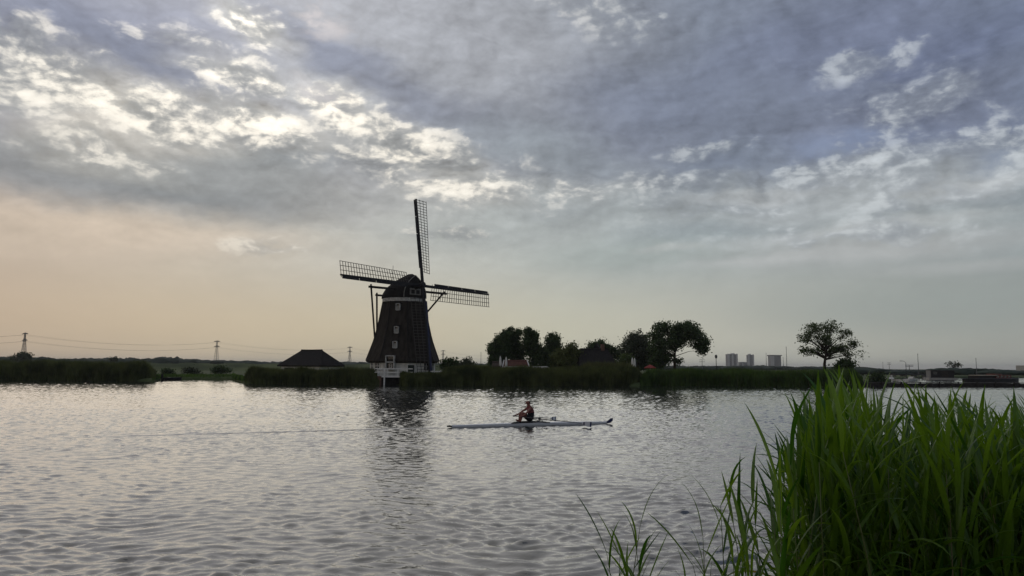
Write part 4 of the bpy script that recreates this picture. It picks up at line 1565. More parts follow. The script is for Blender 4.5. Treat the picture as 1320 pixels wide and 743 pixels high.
def barge():
    a, b = on_z(1243, 493.2), on_z(1311, 492.8)
    a.z = b.z = 0
    L = (b - a).length
    d = b - a
    t = thing('barge', 'long dark barge with red brown wheelhouse and cream roof', 'barge', (a + b) / 2, math.atan2(d.y, d.x))
    mb = MB()
    rings = []
    for q in np.linspace(-1, 1, 13):
        w = 1.7 * (1 - abs(q) ** 5 * .75)
        z = .72 + .35 * max(0, q - .5) + .1 * max(0, -q - .6)
        rings.append([(q * L / 2, -w, z), (q * L / 2, -w * .9, -.3), (q * L / 2, w * .9, -.3), (q * L / 2, w, z)])
    mb.loft(rings)
    mb.build('hull', tar_wood, t)
    mb = MB()
    for s in (-1, 1):
        mb.tube([(r_[0][0], s * abs(r_[0][1]) * 1.0, r_[0][2] + .04) for r_ in rings], .07, 5)
    mb.build('gunwale', iron, t)
    mb = MB()
    mb.box((-L * .18, 0, 1.05), (L * .30, 2.3, .7))
    c = mb.build('hold_cover', dark_wood, t)
    mb = MB()
    mb.box((-L * .15, 0, 1.47), (L * .31, 2.6, .14))
    mb.build('cream_roof', cream, t)
    mb = MB()
    mb.box((L * .14, 0, 1.12), (L * .30, 2.3, .85))
    w = mb.build('wheelhouse', rust_red, t)
    mb = MB()
    mb.box((L * .06, 0, 1.66), (L * .12, 2.0, .26))
    mb.build('wheelhouse_roof', rust_red, w)
    for k in range(4):
        mb = MB()
        mb.box((L * (.03 + .07 * k), -1.16, 1.2), (.6, .05, .38))
        mb.build('window', glass_dark, w)


barge()
p = at_y(1318, 477, 700)
t = thing('far_block', 'grey block of flats on the wooded far shore behind the barge', 'building', (p.x + 8, 700, LAND_Z))
mb = MB()
mb.box((0, 0, 3.0), (20, 12, 6.0))
mb.build('wall', concrete, t)
mb = MB()
mb.box((2, 0, 6.5), (8, 8, 1.2))
mb.build('roof_plant', concrete, t)
for i in range(2):
    mb = MB()
    mb.box((0, -6.05, 1.8 + i * 2.6), (18, .2, 1.1))
    mb.build('window_band', glass_dark, t)

# ------------------------------------------------------------------ tower blocks on the horizon
tower_a = mat('tower_facade', (0.20, 0.20, 0.21), .8, .1, .05)
tower_b = mat('tower_panel', (0.46, 0.45, 0.44), .8, .08, .05)


def tower(label, px0, px1, top, y, strips, plant):
    a, b = at_y(px0, top, y), at_y(px1, top, y)
    w = b.x - a.x
    h = a.z - LAND_Z
    t = thing('tower_block', label, 'tower block', ((a.x + b.x) / 2, y, LAND_Z), 0)
    mb = MB()
    mb.box((0, 0, h / 2), (w, w * .7, h))
    mb.build('facade', tower_a, t)
    for f0, f1 in strips:
        mb = MB()
        mb.box(((f0 + f1) / 2 * w - w / 2, -w * .35 - .3, h / 2 + .5), ((f1 - f0) * w, .6, h + 1.0))
        mb.build('pale_strip', tower_b, t)
    n = max(3, int(h / 3))
    for i in range(n):
        mb = MB()
        mb.box((0, -w * .35 - .1, 2 + i * (h - 2) / n), (w * .96, .3, 1.2))
        mb.build('window_band', glass_dark, t)
    if plant:
        mb = MB()
        mb.box((w * (plant - .5), 0, h + 1.4), (w * .35, w * .3, 2.8))
        mb.build('roof_plant', tower_b, t)


TY = 2200
tower('wide tower block left of the low slab on the horizon', 936.5, 949.5, 456.8, TY, ((.0, .2), (.42, .58), (.85, 1.0)), .6)
tower('low slab block between the two left tower blocks', 952.5, 962, 467, TY + 60, ((.3, .5),), 0)
tower('narrow tower block right of the low slab on the horizon', 963, 971, 457.6, TY + 100, ((.0, .3), (.75, 1.0)), .4)
tower('wide tower block with an overhanging roof slab, next to the thin masts', 991.5, 1005, 459, TY - 100, ((.0, .35),), 0)
a, b = at_y(990.8, 458.4, TY - 100), at_y(1006.2, 458.4, TY - 100)
t = [o for o in bpy.data.objects if o.get('label', '').startswith('wide tower block with an over')][0]
mb = MB()
mb.box((0, 0, a.z - LAND_Z), (b.x - a.x, 24, 2.6))
mb.build('roof_slab', tower_a, t)


# ------------------------------------------------------------------ pylons and power lines
pyl = mat('pylon_steel', (0.10, 0.095, 0.09), .6, .15, .2, metal=.2)
PYL = [(29.5, 1107), (278.5, 1419), (450.5, 1816), (571, 2165)]
EXTRA = (-330, 860)
PH = 49.0
ARMS = [(.965, 7.4), (.77, 7.0)]


def pylon(label, x, y, ang, parts=True):
    t = thing('power_pylon', label, 'pylon', (x, y, LAND_Z), ang, 'pylons of one power line')
    hw = lambda f: 3.4 * (1 - f) ** 1.2 + .55
    for sx in (-1, 1):
        for sy in (-1, 1):
            mb = MB()
            fs = [0, .3, .6, .85, 1.0]
            mb.tube([(sx * hw(f), sy * hw(f), f * PH) for f in fs], [.34, .32, .30, .28, .2], 5)
            mb.build('leg', pyl, t)
    mb = MB()
    lv = [0, .12, .24, .35, .45, .54, .62, .70, .77, .84, .90, .95]
    for f0, f1 in zip(lv[:-1], lv[1:]):
        for (s0, s1) in (((-1, -1), (1, -1)), ((1, -1), (1, 1)), ((1, 1), (-1, 1)), ((-1, 1), (-1, -1))):
            mb.tube([(s0[0] * hw(f0), s0[1] * hw(f0), f0 * PH), (s1[0] * hw(f1), s1[1] * hw(f1), f1 * PH)], .14, 4)
            mb.tube([(s1[0] * hw(f0), s1[1] * hw(f0), f0 * PH), (s0[0] * hw(f1), s0[1] * hw(f1), f1 * PH)], .14, 4)
    mb.build('bracing', pyl, t)
    for f, w in ARMS:
        mb = MB()
        z = f * PH
        for s in (-1, 1):
            mb.tube([(0, 0, z + 1.4), (s * w, 0, z)], .6, 4)
            mb.tube([(0, -.5, z), (s * w, 0, z)], .5, 4)
            mb.tube([(s * w * .5, 0, z + .8), (s * w * .5, -.25, z)], .14, 4)
        ar = mb.build('cross_arm', pyl, t)
        for s in (-1, 1):
            mb = MB()
            mb.tube([(s * w, 0, z), (s * w, 0, z - 1.6)], .16, 5)
            mb.build('insulator', galv, ar)


pts = [Vector((at_y(EXTRA[0], 470, EXTRA[1]).x, EXTRA[1], 0))] + [Vector((at_y(px, 470, y).x, y, 0)) for px, y in PYL]
nxt = pts[-1] + (pts[-1] - pts[-2])
names = ['power pylon standing beyond the left woods', 'tallest lattice power pylon behind the round tree', 'power pylon between the left woods and the barn', 'small faint power pylon between barn and windmill', 'faintest small power pylon just right of the windmill']
for i, p in enumerate(pts):
    dr = (pts[min(i + 1, len(pts) - 1)] - pts[max(i - 1, 0)])
    ang = math.atan2(dr.y, dr.x) - math.pi / 2
    if i > 0:
        pylon(names[i], p.x, p.y, ang)
wire = mat('power_cable', (0.06, 0.06, 0.06), .5, .1, 1, metal=.5)
allp = pts + [nxt]
spans = ['reaching past the round tree out of view', 'between the tallest pylon and the next one', 'between the barn pylons', 'passing behind the windmill', 'beyond the windmill']
for i in range(len(allp) - 1):
    a, b = allp[i], allp[i + 1]
    dr = (b - a).normalized()
    sd = Vector((dr.y, -dr.x, 0))
    for f, w, nm in ((.965, 7.4, 'upper'), (.77, 7.0, 'lower')):
        for s, sn in ((1, 'near'), (-1, 'far')):
            mb = MB()
            P_ = []
            for j in range(15):
                q = j / 14
                c = a.lerp(b, q) + sd * (s * w)
                c.z = LAND_Z + f * PH - 1.6 - 9.5 * 4 * q * (1 - q)
                P_.append(c)
            mb.tube(P_, .075, 4)
            o = mb.build('power_line', wire)
            tag(o, '%s sagging power cable %s' % (nm, spans[i]), 'power line', 'cables ' + spans[i])

# ------------------------------------------------------------------ rowing scull, oars and rower
carbon = mat('carbon_black', (0.015, 0.015, 0.017), .35, .2, 4, spec=.5)
hull_white = mat('hull_white', (0.72, 0.72, 0.72), .25, .05, 2, spec=.5)
hull_grey = mat('hull_grey', (0.68, 0.69, 0.70), .25, .08, 2, spec=.5)
navy = mat('navy_paint', (0.012, 0.018, 0.085), .3, .1, 3, spec=.5)
BOAT_M = Matrix.Translation(BOAT_C) @ Matrix.Rotation(BOAT_ANG, 4, 'Z')
HIP_X = -0.12
PIN_X, PIN_Y, PIN_Z = 0.02, 0.80, 0.36
OAR_T = R(62)
INB, OUTB = 0.95, 2.35


def oar_dir(s):
    """from the pin outwards; s = -1 towards the viewer's side, +1 the far side"""
    v = Vector((math.sin(OAR_T), s * math.cos(OAR_T), -.085))
    return v.normalized()


def make_scull():
    t = thing('rowing_scull', 'long slim white single scull with navy bow tip on the open water', 'rowing boat', BOAT_C, BOAT_ANG)
    L = 4.1

    def hb(q):
        return max(.012, .150 * (1 - abs(q) ** 2.3))

    def dk(q):
        return .085 + .06 * (1 - abs(q) ** 1.5)
    mb = MB()
    rings = []
    for q in np.linspace(-.945, .945, 31):
        w, d = hb(q), dk(q)
        ke = -.09 * (1 - abs(q) ** 3) + .02
        rings.append([(q * L, -w, d), (q * L, -w * 1.02, d * .45), (q * L, -w * .72, ke * .5), (q * L, 0, ke), (q * L, w * .72, ke * .5), (q * L, w * 1.02, d * .45), (q * L, w, d)])
    mb.loft(rings, closed=False, cap=False)
    h = mb.build('hull', hull_grey, t, smooth=True)
    # white canvas decks fore and aft, cambered
    for nm, qa, qb in (('stern_deck', -.945, -.24), ('bow_deck', .16, .945)):
        mb = MB()
        rr = []
        for q in np.linspace(qa, qb, 14):
            w, d = hb(q) + .004, dk(q) + .003
            rr.append([(q * L, -w, d - .012), (q * L, -w * .55, d + .018), (q * L, 0, d + .026), (q * L, w * .55, d + .018), (q * L, w, d - .012)])
        mb.loft(rr, closed=False, cap=False)
        mb.build(nm, hull_white, t, smooth=True)
    mb = MB()
    fl = []
    for q in np.linspace(-.25, .17, 8):
        w = hb(q) * .95
        fl.append([(q * L, -w, .10), (q * L, w, .10)])
    mb.loft(fl, closed=False, cap=False)
    mb.build('cockpit_floor', carbon, t)
    # raised coaming
    for s in (-1, 1):
        mb = MB()
        mb.tube([(q * L, s * (hb(q) + .01), dk(q) + .05 * math.sin(math.pi * (q + .27) / .47)) for q in np.linspace(-.27, .20, 12)], .022, 5)
        mb.build('coaming', carbon, t)
    mb = MB()
    mb.loft([[(-.945 * L, -.02, .10), (-.945 * L, -.02, .02), (-.945 * L, .02, .02), (-.945 * L, .02, .10)], [(-1.0 * L, -.012, .11), (-1.0 * L, -.012, .05), (-1.0 * L, .012, .05), (-1.0 * L, .012, .11)]])
    mb.build('stern_tip', carbon, t)
    # navy bow tip with an upturned ball guard
    mb = MB()
    mb.loft([[(.945 * L, -.022, .105), (.945 * L, -.022, .02), (.945 * L, .022, .02), (.945 * L, .022, .105)], [(1.0 * L, -.03, .26), (1.0 * L, -.014, .05), (1.0 * L, .014, .05), (1.0 * L, .03, .26)], [(1.03 * L, -.01, .28), (1.03 * L, -.01, .16), (1.03 * L, .01, .16), (1.03 * L, .01, .28)]])
    mb.build('bow_tip', navy, t)
    mb = MB()
    mb.box((-.35 * L, 0, -.16), (.16, .006, .12))
    mb.build('fin', carbon, t)
    # seat on its rails
    for s in (-.11, .11):
        mb = MB()
        mb.beam((-.65, s, .145), (.25, s, .145), .02, .015)
        mb.build('slide_rail', galv, t)
    mb = MB()
    mb.box((HIP_X + .02, 0, .185), (.24, .28, .04))
    mb.build('seat', carbon, t, bevel=.008)
    mb = MB()
    mb.beam((HIP_X - .56, -.13, .16), (HIP_X - .56, .13, .16), .16, .02, up=(.6, 0, .8))
    mb.build('foot_stretcher', carbon, t)
    for s in (-1, 1):
        mb = MB()
        for x0 in (.10, .42):
            mb.tube([(x0, s * .13, .20), (x0 * .7 + PIN_X * .3, s * .5, .26), (PIN_X + .03, s * PIN_Y, PIN_Z - .06)], .017, 6)
        mb.tube([(PIN_X, s * PIN_Y, PIN_Z - .08), (PIN_X, s * PIN_Y, PIN_Z + .09)], .015, 6)
        r_ = mb.build('rigger', carbon, t)
        mb = MB()
        for dx in (-.035, .035):
            mb.beam((PIN_X + dx, s * PIN_Y, PIN_Z - .04), (PIN_X + dx, s * PIN_Y, PIN_Z + .06), .02, .05)
        mb.build('oarlock', carbon, r_)
    return t


make_scull()


def make_oar(s, label):
    pin = Vector((PIN_X, s * PIN_Y, PIN_Z + .005))
    d = oar_dir(s)
    root = thing('oar', label, 'oar', BOAT_M @ pin, BOAT_ANG, 'pair of sculling oars')
    mb = MB()
    mb.tube([-d * (INB - .16), d * .2, d * (OUTB - .42)], [.019, .021, .015], 8)
    mb.build('shaft', carbon, root, smooth=True)
    mb = MB()
    mb.tube([-d * INB, -d * (INB - .17)], .018, 8)
    mb.build('handle', mat('grip_rubber', (0.03, 0.05, 0.10), .8, .2, 5), root)
    mb = MB()
    mb.tube([-d * .06, -d * .03, d * .12], [.032, .026, .025], 8)
    mb.build('collar', carbon, root)
    # cleaver blade held upright
    up = Vector((0, 0, 1))
    up = (up - d * up.dot(d)).normalized()
    o = d * (OUTB - .46)
    sd = d.cross(up)
    prof = [(0, .02, -.02), (.08, .05, -.06), (.2, .085, -.115), (.34, .095, -.13), (.46, .09, -.125)]
    mb = MB()
    rings = []
    for x, a, b in prof:
        bow = sd * (.035 * math.sin(x / .46 * math.pi))
        rings.append([o + d * x + up * a + bow, o + d * x + up * b + bow, o + d * x + up * b + bow + sd * .008, o + d * x + up * a + bow + sd * .008])
    mb.loft(rings)
    bl = mb.build('blade', hull_white, root)
    for x0, x1 in ((.085, .15), (.385, .455)):
        rr = []
        for x in (x0, x1):
            a = float(np.interp(x, [q[0] for q in prof], [q[1] for q in prof])) + .004
            b = float(np.interp(x, [q[0] for q in prof], [q[2] for q in prof])) - .004
            bow = sd * (.035 * math.sin(x / .46 * math.pi))
            rr.append([o + d * x + up * a + bow - sd * .005, o + d * x + up * b + bow - sd * .005, o + d * x + up * b + bow + sd * .013, o + d * x + up * a + bow + sd * .013])
        mb = MB()
        mb.loft(rr)
        mb.build('blade_stripe', navy, bl)


make_oar(-1, 'oar on the reed-bank side of the scull, its striped blade beside the bow')
make_oar(1, 'oar on the windmill side of the scull, its blade beyond the white deck')


def make_rower():
    skin_m = mat('skin', (0.22, 0.085, 0.060), .55, .12, 6, spec=.3)
    hair_m = mat('dark_hair', (0.02, 0.015, 0.012), .7, .3, 30)
    red_m = mat('red_jersey', (0.20, 0.055, 0.055), .85, .15, 8)
    black_m = mat('black_lycra', (0.010, 0.011, 0.013), .7, .2, 8)
    H = Vector((HIP_X, 0, 0))
    root = thing('person', 'rower in red and black kit leaning forward with both arms on the oars', 'person', BOAT_M @ Vector((HIP_X, 0, .205)), BOAT_ANG)
    base = Vector((HIP_X, 0, .205))
    grips = {s: Vector((PIN_X, s * PIN_Y, PIN_Z + .005)) - oar_dir(s) * (INB - .075) for s in (-1, 1)}
    V, E, Rd = [], [], []

    def v(p, r, par=None, r2=None, fixed=False):
        p = Vector(p)
        if not fixed:       # a tall rower
            p.z = .205 + (p.z - .205) * 1.14
            r, r2 = r * 1.1, (r2 or r) * 1.1
        V.append(p)
        Rd.append((r, r2 or r))
        if par is not None:
            E.append((par, len(V) - 1))
        return len(V) - 1

    pel = v((0, 0, .31), .125, None, .14)
    s1 = v((.065, 0, .45), .112, pel, .135)
    s2 = v((.055, 0, .60), .118, s1, .15)
    s3 = v((-.005, 0, .735), .098, s2, .14)
    nk = v((-.06, 0, .83), .064, s3)
    hd0 = v((-.075, 0, .905), .086, nk, .08)
    hd1 = v((-.088, 0, .965), .128, hd0, .108)
    hd2 = v((-.080, 0, 1.035), .105, hd1, .092)
    jaw = v((-.135, 0, .915), .036, hd0)
    nose = v((-.205, 0, .955), .018, hd1)
    for s in (-1, 1):
        ear = v((-.075, s * .108, .955), .02, hd1)
        sh_ = v((-.02, s * .165, .745), .062, s3)
        g = grips[s] - H
        wr = g + Vector((.075, s * -.0, .035))
        el_ = Vector((-.02, s * .165, .78)).lerp(wr, .5) + Vector((0, s * .05, -.05))
        e1 = v(Vector((-.02, s * .165, .745)).lerp(el_, .5), .048, sh_)
        e2 = v(el_, .040, e1)
        e3 = v(el_.lerp(wr, .45), .038, e2, None, True)
        w1 = v(wr, .028, e3, None, True)
        h1 = v(g + Vector((.02, 0, .032)), .030, w1, .022, True)
        hp = v((-.015, s * .105, .285), .098, pel)
        k1 = v((-.22, s * .125, .435), .078, hp)
        kn = v((-.41, s * .125, .575), .058, k1)
        c1 = v((-.455, s * .115, .44), .058, kn)
        an = v((-.50, s * .095, .225), .040, c1, None, True)
        ft = v((-.60, s * .095, .235), .032, an)
        to = v((-.665, s * .095, .30), .024, ft)
    me = bpy.data.meshes.new('body')
    me.from_pydata([tuple(p + H - base) for p in V], E, [])
    tmp = bpy.data.objects.new('body_frame', me)
    COL.objects.link(tmp)
    md = tmp.modifiers.new('skin', 'SKIN')
    md.use_smooth_shade = True
    sl = me.skin_vertices[0].data if len(me.skin_vertices) else None
    if sl is None:
        bpy.context.view_layer.objects.active = tmp
        bpy.context.view_layer.update()
        bm = bmesh.new()
        bm.from_mesh(me)
        lay = bm.verts.layers.skin.verify()
        bm.verts.ensure_lookup_table()
        for i, bv in enumerate(bm.verts):
            bv[lay].radius = Rd[i]
            bv[lay].use_root = (i == 0)
        bm.to_mesh(me)
        bm.free()
    else:
        for i, d in enumerate(sl):
            d.radius = Rd[i]
            d.use_root = (i == 0)
    sb = tmp.modifiers.new('sub', 'SUBSURF')
    sb.levels = sb.render_levels = 2
    dg = bpy.context.evaluated_depsgraph_get()
    bme = bpy.data.meshes.new_from_object(tmp.evaluated_get(dg))
    bpy.data.objects.remove(tmp)
    bme.name = 'body'
    bm = bmesh.new()
    bm.from_mesh(bme)
    # five fingers round each grip, part of the body
    for s in (-1, 1):
        g = grips[s] - base
        d = oar_dir(s)
        side = d.cross(Vector((0, 0, 1))).normalized() * (1 if d.cross(Vector((0, 0, 1))).x < 0 else -1)
        up = Vector((0, 0, 1))
        fm = MB()
        for k in range(4):
            c = g + d * (-.036 + .024 * k)
            R_ = .030
            ln = (1.0, 1.12, 1.08, .9)[k]
            fm.tube([c + (up * math.cos(a) + side * math.sin(a)) * R_ for a in [R(x * ln) for x in (-25, 25, 75, 125, 170)]], [.0105, .0105, .0095, .009, .007], 6)
        fm.tube([g - d * .045 + Vector((.02, 0, .022)), g - d * .06 + Vector((0, 0, .006)), g - d * .058 - up * .022 + side * .012], [.011, .010, .008], 6)
        o0 = len(bm.verts)
        vs = [bm.verts.new(p) for p in fm.v]
        for f in fm.f:
            try:
                bm.faces.new([vs[i] for i in f]).smooth = True
            except ValueError:
                pass
    bmesh.ops.recalc_face_normals(bm, faces=bm.faces)
    if bm.calc_volume(signed=True) < 0:
        bmesh.ops.reverse_faces(bm, faces=bm.faces)
    bm.normal_update()
    bm.to_mesh(bme)
    bme.materials.clear()
    body = obj('body', bme, skin_m, root)

    def shell(name, m, test, off):
        b2 = bm.copy()
        kill = [f for f in b2.faces if not test(f.calc_center_median() - Vector((0, 0, 0)))]
        bmesh.ops.delete(b2, geom=kill, context='FACES')
        # keep the one connected piece of cloth
        left, best = set(b2.verts), []
        while left:
            st, comp = [left.pop()], []
            while st:
                q = st.pop()
                comp.append(q)
                for e in q.link_edges:
                    w_ = e.other_vert(q)
                    if w_ in left:
                        left.discard(w_)
                        st.append(w_)
            if len(comp) > len(best):
                best = comp
        keep = set(best)
        bmesh.ops.delete(b2, geom=[q for q in b2.verts if q not in keep], context='VERTS')
        b2.normal_update()
        for vv in b2.verts:
            vv.co += vv.normal * off
        mm = bpy.data.meshes.new(name)
        b2.to_mesh(mm)
        b2.free()
        obj(name, mm, m, root)

    zb = .205
    shell('red_jersey', red_m, lambda c: 0.60 < c.z + zb < .89 and abs(c.y) < .165 and c.x > -.16, .014)
    shell('black_shorts', black_m, lambda c: c.z + zb <= .64 and c.x > -.25 and abs(c.y) < .24 and not (c.x < -.2 and c.z + zb > .56), .012)
    shell('hair', hair_m, lambda c: c.z + zb > 1.03 and abs(c.y) < .16 and (c.z + zb > 1.13 or c.x > -.08) and c.x > -.2, .012)
    bm.free()


make_rower()

# ------------------------------------------------------------------ reeds on the near bank
def reed_mat(name, c0, c1, tr):
    m = bpy.data.materials.new(name)
    m.use_nodes = True
    t = NT(m.node_tree)
    ri = t.n('ShaderNodeObjectInfo').outputs['Random']
    pos = t.n('ShaderNodeNewGeometry').outputs['Position']
    nz = t.noise(pos, 2.4, 3, .6)
    c = t.mix(t.mapr(t.math('ADD', t.math('MULTIPLY', ri, .55), t.math('MULTIPLY', nz, .45)), .22, .78), c0, c1)
    fine_ = t.noise(t.vec('MULTIPLY', pos, (60, 60, 4)), 3.0, 2, .5)
    c = t.vec('SCALE', c, scale=t.math('MULTIPLY_ADD', fine_, .5, .75))
    b = t.n('ShaderNodeBsdfPrincipled')
    t.put(b.inputs['Base Color'], c)
    b.inputs['Roughness'].default_value = .36
    b.inputs['Specular IOR Level'].default_value = .5
    tl = t.n('ShaderNodeBsdfTranslucent')
    t.put(tl.inputs[0], t.vec('MULTIPLY', c, (1.5, 1.35, .6)))
    mx = t.n('ShaderNodeMixShader')
    mx.inputs[0].default_value = tr
    t.put(mx.inputs[1], b.outputs[0])
    t.put(mx.inputs[2], tl.outputs[0])
    o = t.n('ShaderNodeOutputMaterial')
    t.put(o.inputs[0], mx.outputs[0])
    return m


fg_leaf = reed_mat('reed_leaf', (0.028, 0.092, 0.009), (0.112, 0.208, 0.020), .46)
fg_stem = reed_mat('reed_stem', (0.075, 0.120, 0.025), (0.13, 0.15, 0.05), .1)
fg_dry = reed_mat('reed_dead_leaf', (0.20, 0.16, 0.08), (0.30, 0.25, 0.13), .3)

GR = np.random.default_rng(42)
NSEG = 7


def leaf_arrays(th0, th1, twist, wid):
    """one lance-shaped leaf of unit length, base at the origin, arching over +X, folded along its midrib"""
    P_, Q_ = [], []
    x = z = 0.0
    for i in range(NSEG + 1):
        f = i / NSEG
        th = th0 + (th1 - th0) * f ** 1.5
        if i:
            x += math.sin(th) / NSEG
            z += math.cos(th) / NSEG
        w = wid * (min(1, .35 + f * 3.2) * (1 - f ** 2.6)) ** .9 if f < 1 else .0006
        w = max(w, .0006)
        tw = twist * f
        ax = Vector((math.cos(th) * math.sin(tw), math.cos(tw), -math.sin(th) * math.sin(tw)))
        nn = Vector((math.cos(th), 0, -math.sin(th)))
        c = Vector((x, 0, z))
        P_ += [tuple(c - ax * w + nn * w * .35), tuple(c), tuple(c + ax * w + nn * w * .35)]
    for i in range(NSEG):
        a = i * 3
        Q_ += [(a, a + 1, a + 4, a + 3), (a + 1, a + 2, a + 5, a + 4)]
    return np.array(P_), np.array(Q_)


VAR = []
for i in range(22):
    if i < 8:       # upright top leaves
        VAR.append(leaf_arrays(R(GR.uniform(5, 18)), R(GR.uniform(18, 62)), GR.uniform(-.7, .7), GR.uniform(.028, .039)))
    elif i < 17:    # arching
        VAR.append(leaf_arrays(R(GR.uniform(18, 38)), R(GR.uniform(50, 100)), GR.uniform(-1.1, 1.1), GR.uniform(.028, .039)))
    else:           # drooping
        VAR.append(leaf_arrays(R(GR.uniform(22, 40)), R(GR.uniform(95, 150)), GR.uniform(-1.4, 1.4), GR.uniform(.023, .032)))
LEAF_ME = []
for i, (p_, q_) in enumerate(VAR):
    me = mesh_np('leaf', p_, q_, None, smooth=True)
    me.materials.append(fg_leaf)
    LEAF_ME.append(me)
dry_me = LEAF_ME[18].copy()
dry_me.materials.clear()
dry_me.materials.append(fg_dry)
STEM_ARR = []
for k in range(6):
    mb = MB()
    bx, by = GR.normal(0, .03), GR.normal(0, .03)
    pts_ = [(bx * f * f, by * f * f, f) for f in (0, .25, .5, .7, .85, 1.0)]
    mb.tube(pts_, [.0022, .0021, .0019, .0016, .0012, .0006], 5)
    STEM_ARR.append((mb, bx, by))
STEM_ME = []
for k, (mb, bx, by) in enumerate(STEM_ARR):
    me = mb.mesh('stem', True)
    me.materials.append(fg_dry if k == 5 else fg_stem)
    STEM_ME.append(me)


def reed_plan(px, py, d):
    """where one reed stands and how its leaves sit; tip seen at (px, py) at depth d"""
    tip = at_y(px, py, d)
    lean = Vector((GR.normal(-.04, .15), GR.normal(0, .14)))
    zb = float(np.interp(d, [1.8, 2.8, 3.8, 5.0], [.75, .25, -.12, -.4]))
    top = tip.z - GR.uniform(.16, .26)
    h = top - zb
    base = Vector((tip.x - lean.x * h * .5, tip.y - lean.y * h * .5, zb))
    sv_ = GR.integers(0, 6)
    up = Vector((tip.x, tip.y, top)) - base
    q = Vector((0, 0, 1)).rotation_difference(up.normalized())
    L_ = up.length
    leaves = []
    zt = 1.0
    az_ = GR.uniform(0, 6.28)
    zl = L_
    k = 0
    while zl > max(.55, L_ - 1.75) and k < 17:
        f = zl / L_
        if k < 3:
            vi = GR.integers(0, 8)
            ln = GR.uniform(.24, .36)
        elif k < 8:
            vi = GR.integers(4, 19)
            ln = GR.uniform(.25, .40)
        else:
            vi = GR.integers(8, 22)
            ln = GR.uniform(.24, .38)
        _, bx, by = STEM_ARR[sv_]
        loc = Vector((bx * f * f * L_, by * f * f * L_, zl))
        leaves.append((int(vi), loc, az_ + GR.normal(0, .35), ln, GR.normal(0.04, .16)))
        az_ += math.pi + GR.normal(0, .45)
        zl -= GR.uniform(.07, .115)
        k += 1
    return base, q, L_, int(sv_), leaves


def reed_thing(label, group, px, py, d, name='reed', thin=1.0):
    base, q, L_, sv_, leaves = reed_plan(px, py, d)
    t = thing(name, label, 'reed', base, 0, group)
    t.rotation_mode = 'QUATERNION'
    t.rotation_quaternion = q
    s = bpy.data.objects.new('stem', STEM_ME[sv_])
    COL.objects.link(s)
    s.parent = t
    s.scale = (L_ * 1.0, L_ * 1.0, L_)
    for j, (vi, loc, az_, ln, tl) in enumerate(leaves):
        dead = j > 6 and GR.random() < .16
        o = bpy.data.objects.new('leaf', dry_me if dead else LEAF_ME[vi])
        COL.objects.link(o)
        o.parent = t
        o.location = loc
        o.rotation_euler = (0, tl, az_)
        o.scale = (ln * thin, ln * thin * thin, ln * thin)


TOPX = [960, 985, 1000, 1012, 1022, 1045, 1062, 1078, 1092, 1106, 1122, 1140, 1160, 1176, 1192, 1212, 1235, 1258, 1280, 1305, 1330, 1400, 1500]
TOPY = [y - 11 for y in (655, 606, 590, 566, 540, 512, 494, 484, 477, 484, 500, 512, 530, 535, 512, 500, 500, 508, 520, 516, 510, 505, 505)]


def top_y(px):
    return float(np.interp(px, TOPX, TOPY))


LBL = 'tall green reed in the dense foreground clump'
GRP = 'reeds of the foreground clump'
for i in range(262):
    d = GR.uniform(2.9, 4.6)
    px = GR.uniform(1028, 1372)
    dn = abs(GR.normal(0, 48)) if i < 150 else GR.uniform(30, 190)
    reed_thing(LBL, GRP, px, top_y(px) + 16 + dn, d)
for i in range(14):        # lower reeds at the left foot of the clump
    px = GR.uniform(996, 1036)
    reed_thing(LBL, GRP, px, top_y(px) + 10 + GR.uniform(0, 100), GR.uniform(2.7, 3.6))
for px, py, d in [(905, 688, 3.0), (914, 668, 3.2), (928, 640, 3.2), (936, 606, 3.3), (946, 592, 3.4), (957, 604, 3.3), (968, 622, 3.1), (976, 600, 3.3), (950, 655, 3.0), (962, 668, 2.9), (984, 640, 3.0), (922, 700, 2.9), (940, 690, 3.0)]:
    reed_thing('thinner reed on the loose left edge of the foreground clump', 'loose reeds left of the clump', px, py - 12, d, thin=.86)
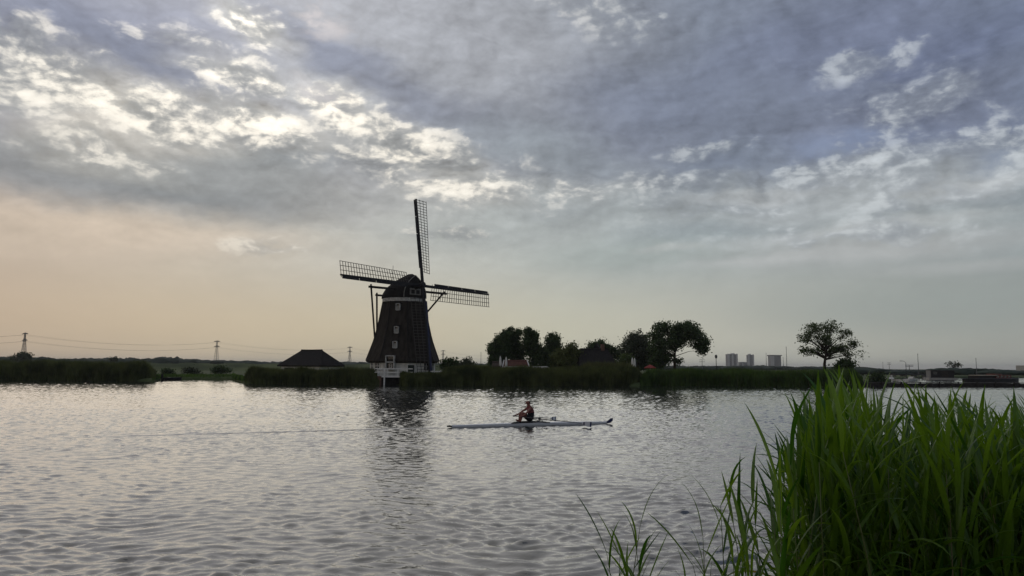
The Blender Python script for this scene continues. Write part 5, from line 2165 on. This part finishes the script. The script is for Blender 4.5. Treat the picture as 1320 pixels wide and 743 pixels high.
for px, py, d in [(788, 664, 3.3), (797, 690, 3.1), (812, 690, 3.2), (833, 652, 3.4), (828, 676, 3.2), (846, 706, 3.0), (806, 672, 3.4)]:
    reed_thing('young reed shoot standing apart in the water left of the clump', 'separate reed shoots in the water', px, py - 26, d, thin=.84)

# the rest of the clump, too many to count
LP, LQ, SP, SF = [], [], [], []
nl = ns = 0
for i in range(700):
    px = GR.uniform(1046, 1480)
    d = GR.uniform(2.9, 5.6)
    base, q, L_, sv_, leaves = reed_plan(px, top_y(px) + 14 + abs(GR.normal(0, 75)), d)
    M3 = q.to_matrix()
    A3 = np.array(M3)
    b_ = np.array(base)
    sv = np.array(STEM_ARR[sv_][0].v) * np.array((L_, L_, L_))
    SP.append(sv @ A3.T + b_)
    SF.append((np.array([f for f in STEM_ARR[sv_][0].f if len(f) == 4]) + ns))
    ns += len(sv)
    for (vi, loc, az_, ln, tl) in leaves:
        m = np.array(Euler((0, tl, az_)).to_matrix())
        p_ = VAR[vi][0] * ln @ m.T + np.array(loc)
        LP.append(p_ @ A3.T + b_)
        LQ.append(VAR[vi][1] + nl)
        nl += len(p_)
me = mesh_np('reed_thicket', np.concatenate(LP + SP), np.concatenate(LQ + [f + nl for f in SF]), None, smooth=True)
o = obj('reed_thicket', me, fg_leaf)
kind(o, 'stuff', 'mass of reeds filling the inside of the foreground clump', 'reeds')

# ------------------------------------------------------------------ hazy air
hz_m = bpy.data.materials.new('hazy_air')
hz_m.use_nodes = True
t = NT(hz_m.node_tree)
pv = t.n('ShaderNodeVolumePrincipled')
pv.inputs['Color'].default_value = (0.96, 0.96, 0.94, 1)
pv.inputs['Density'].default_value = 0.00011
pv.inputs['Anisotropy'].default_value = 0.2
o = t.n('ShaderNodeOutputMaterial')
t.put(o.inputs['Volume'], pv.outputs[0])
mb = MB()
mb.box((0, 0, 0), (1, 1, 1))
hz = mb.build('haze', hz_m)
hz.scale = (31000, 31000, 66.0)
hz.location = (0, 0, 66.0 / 2 - 1.7)
kind(hz, 'stuff', 'thin pale haze over the water and polder', 'haze')
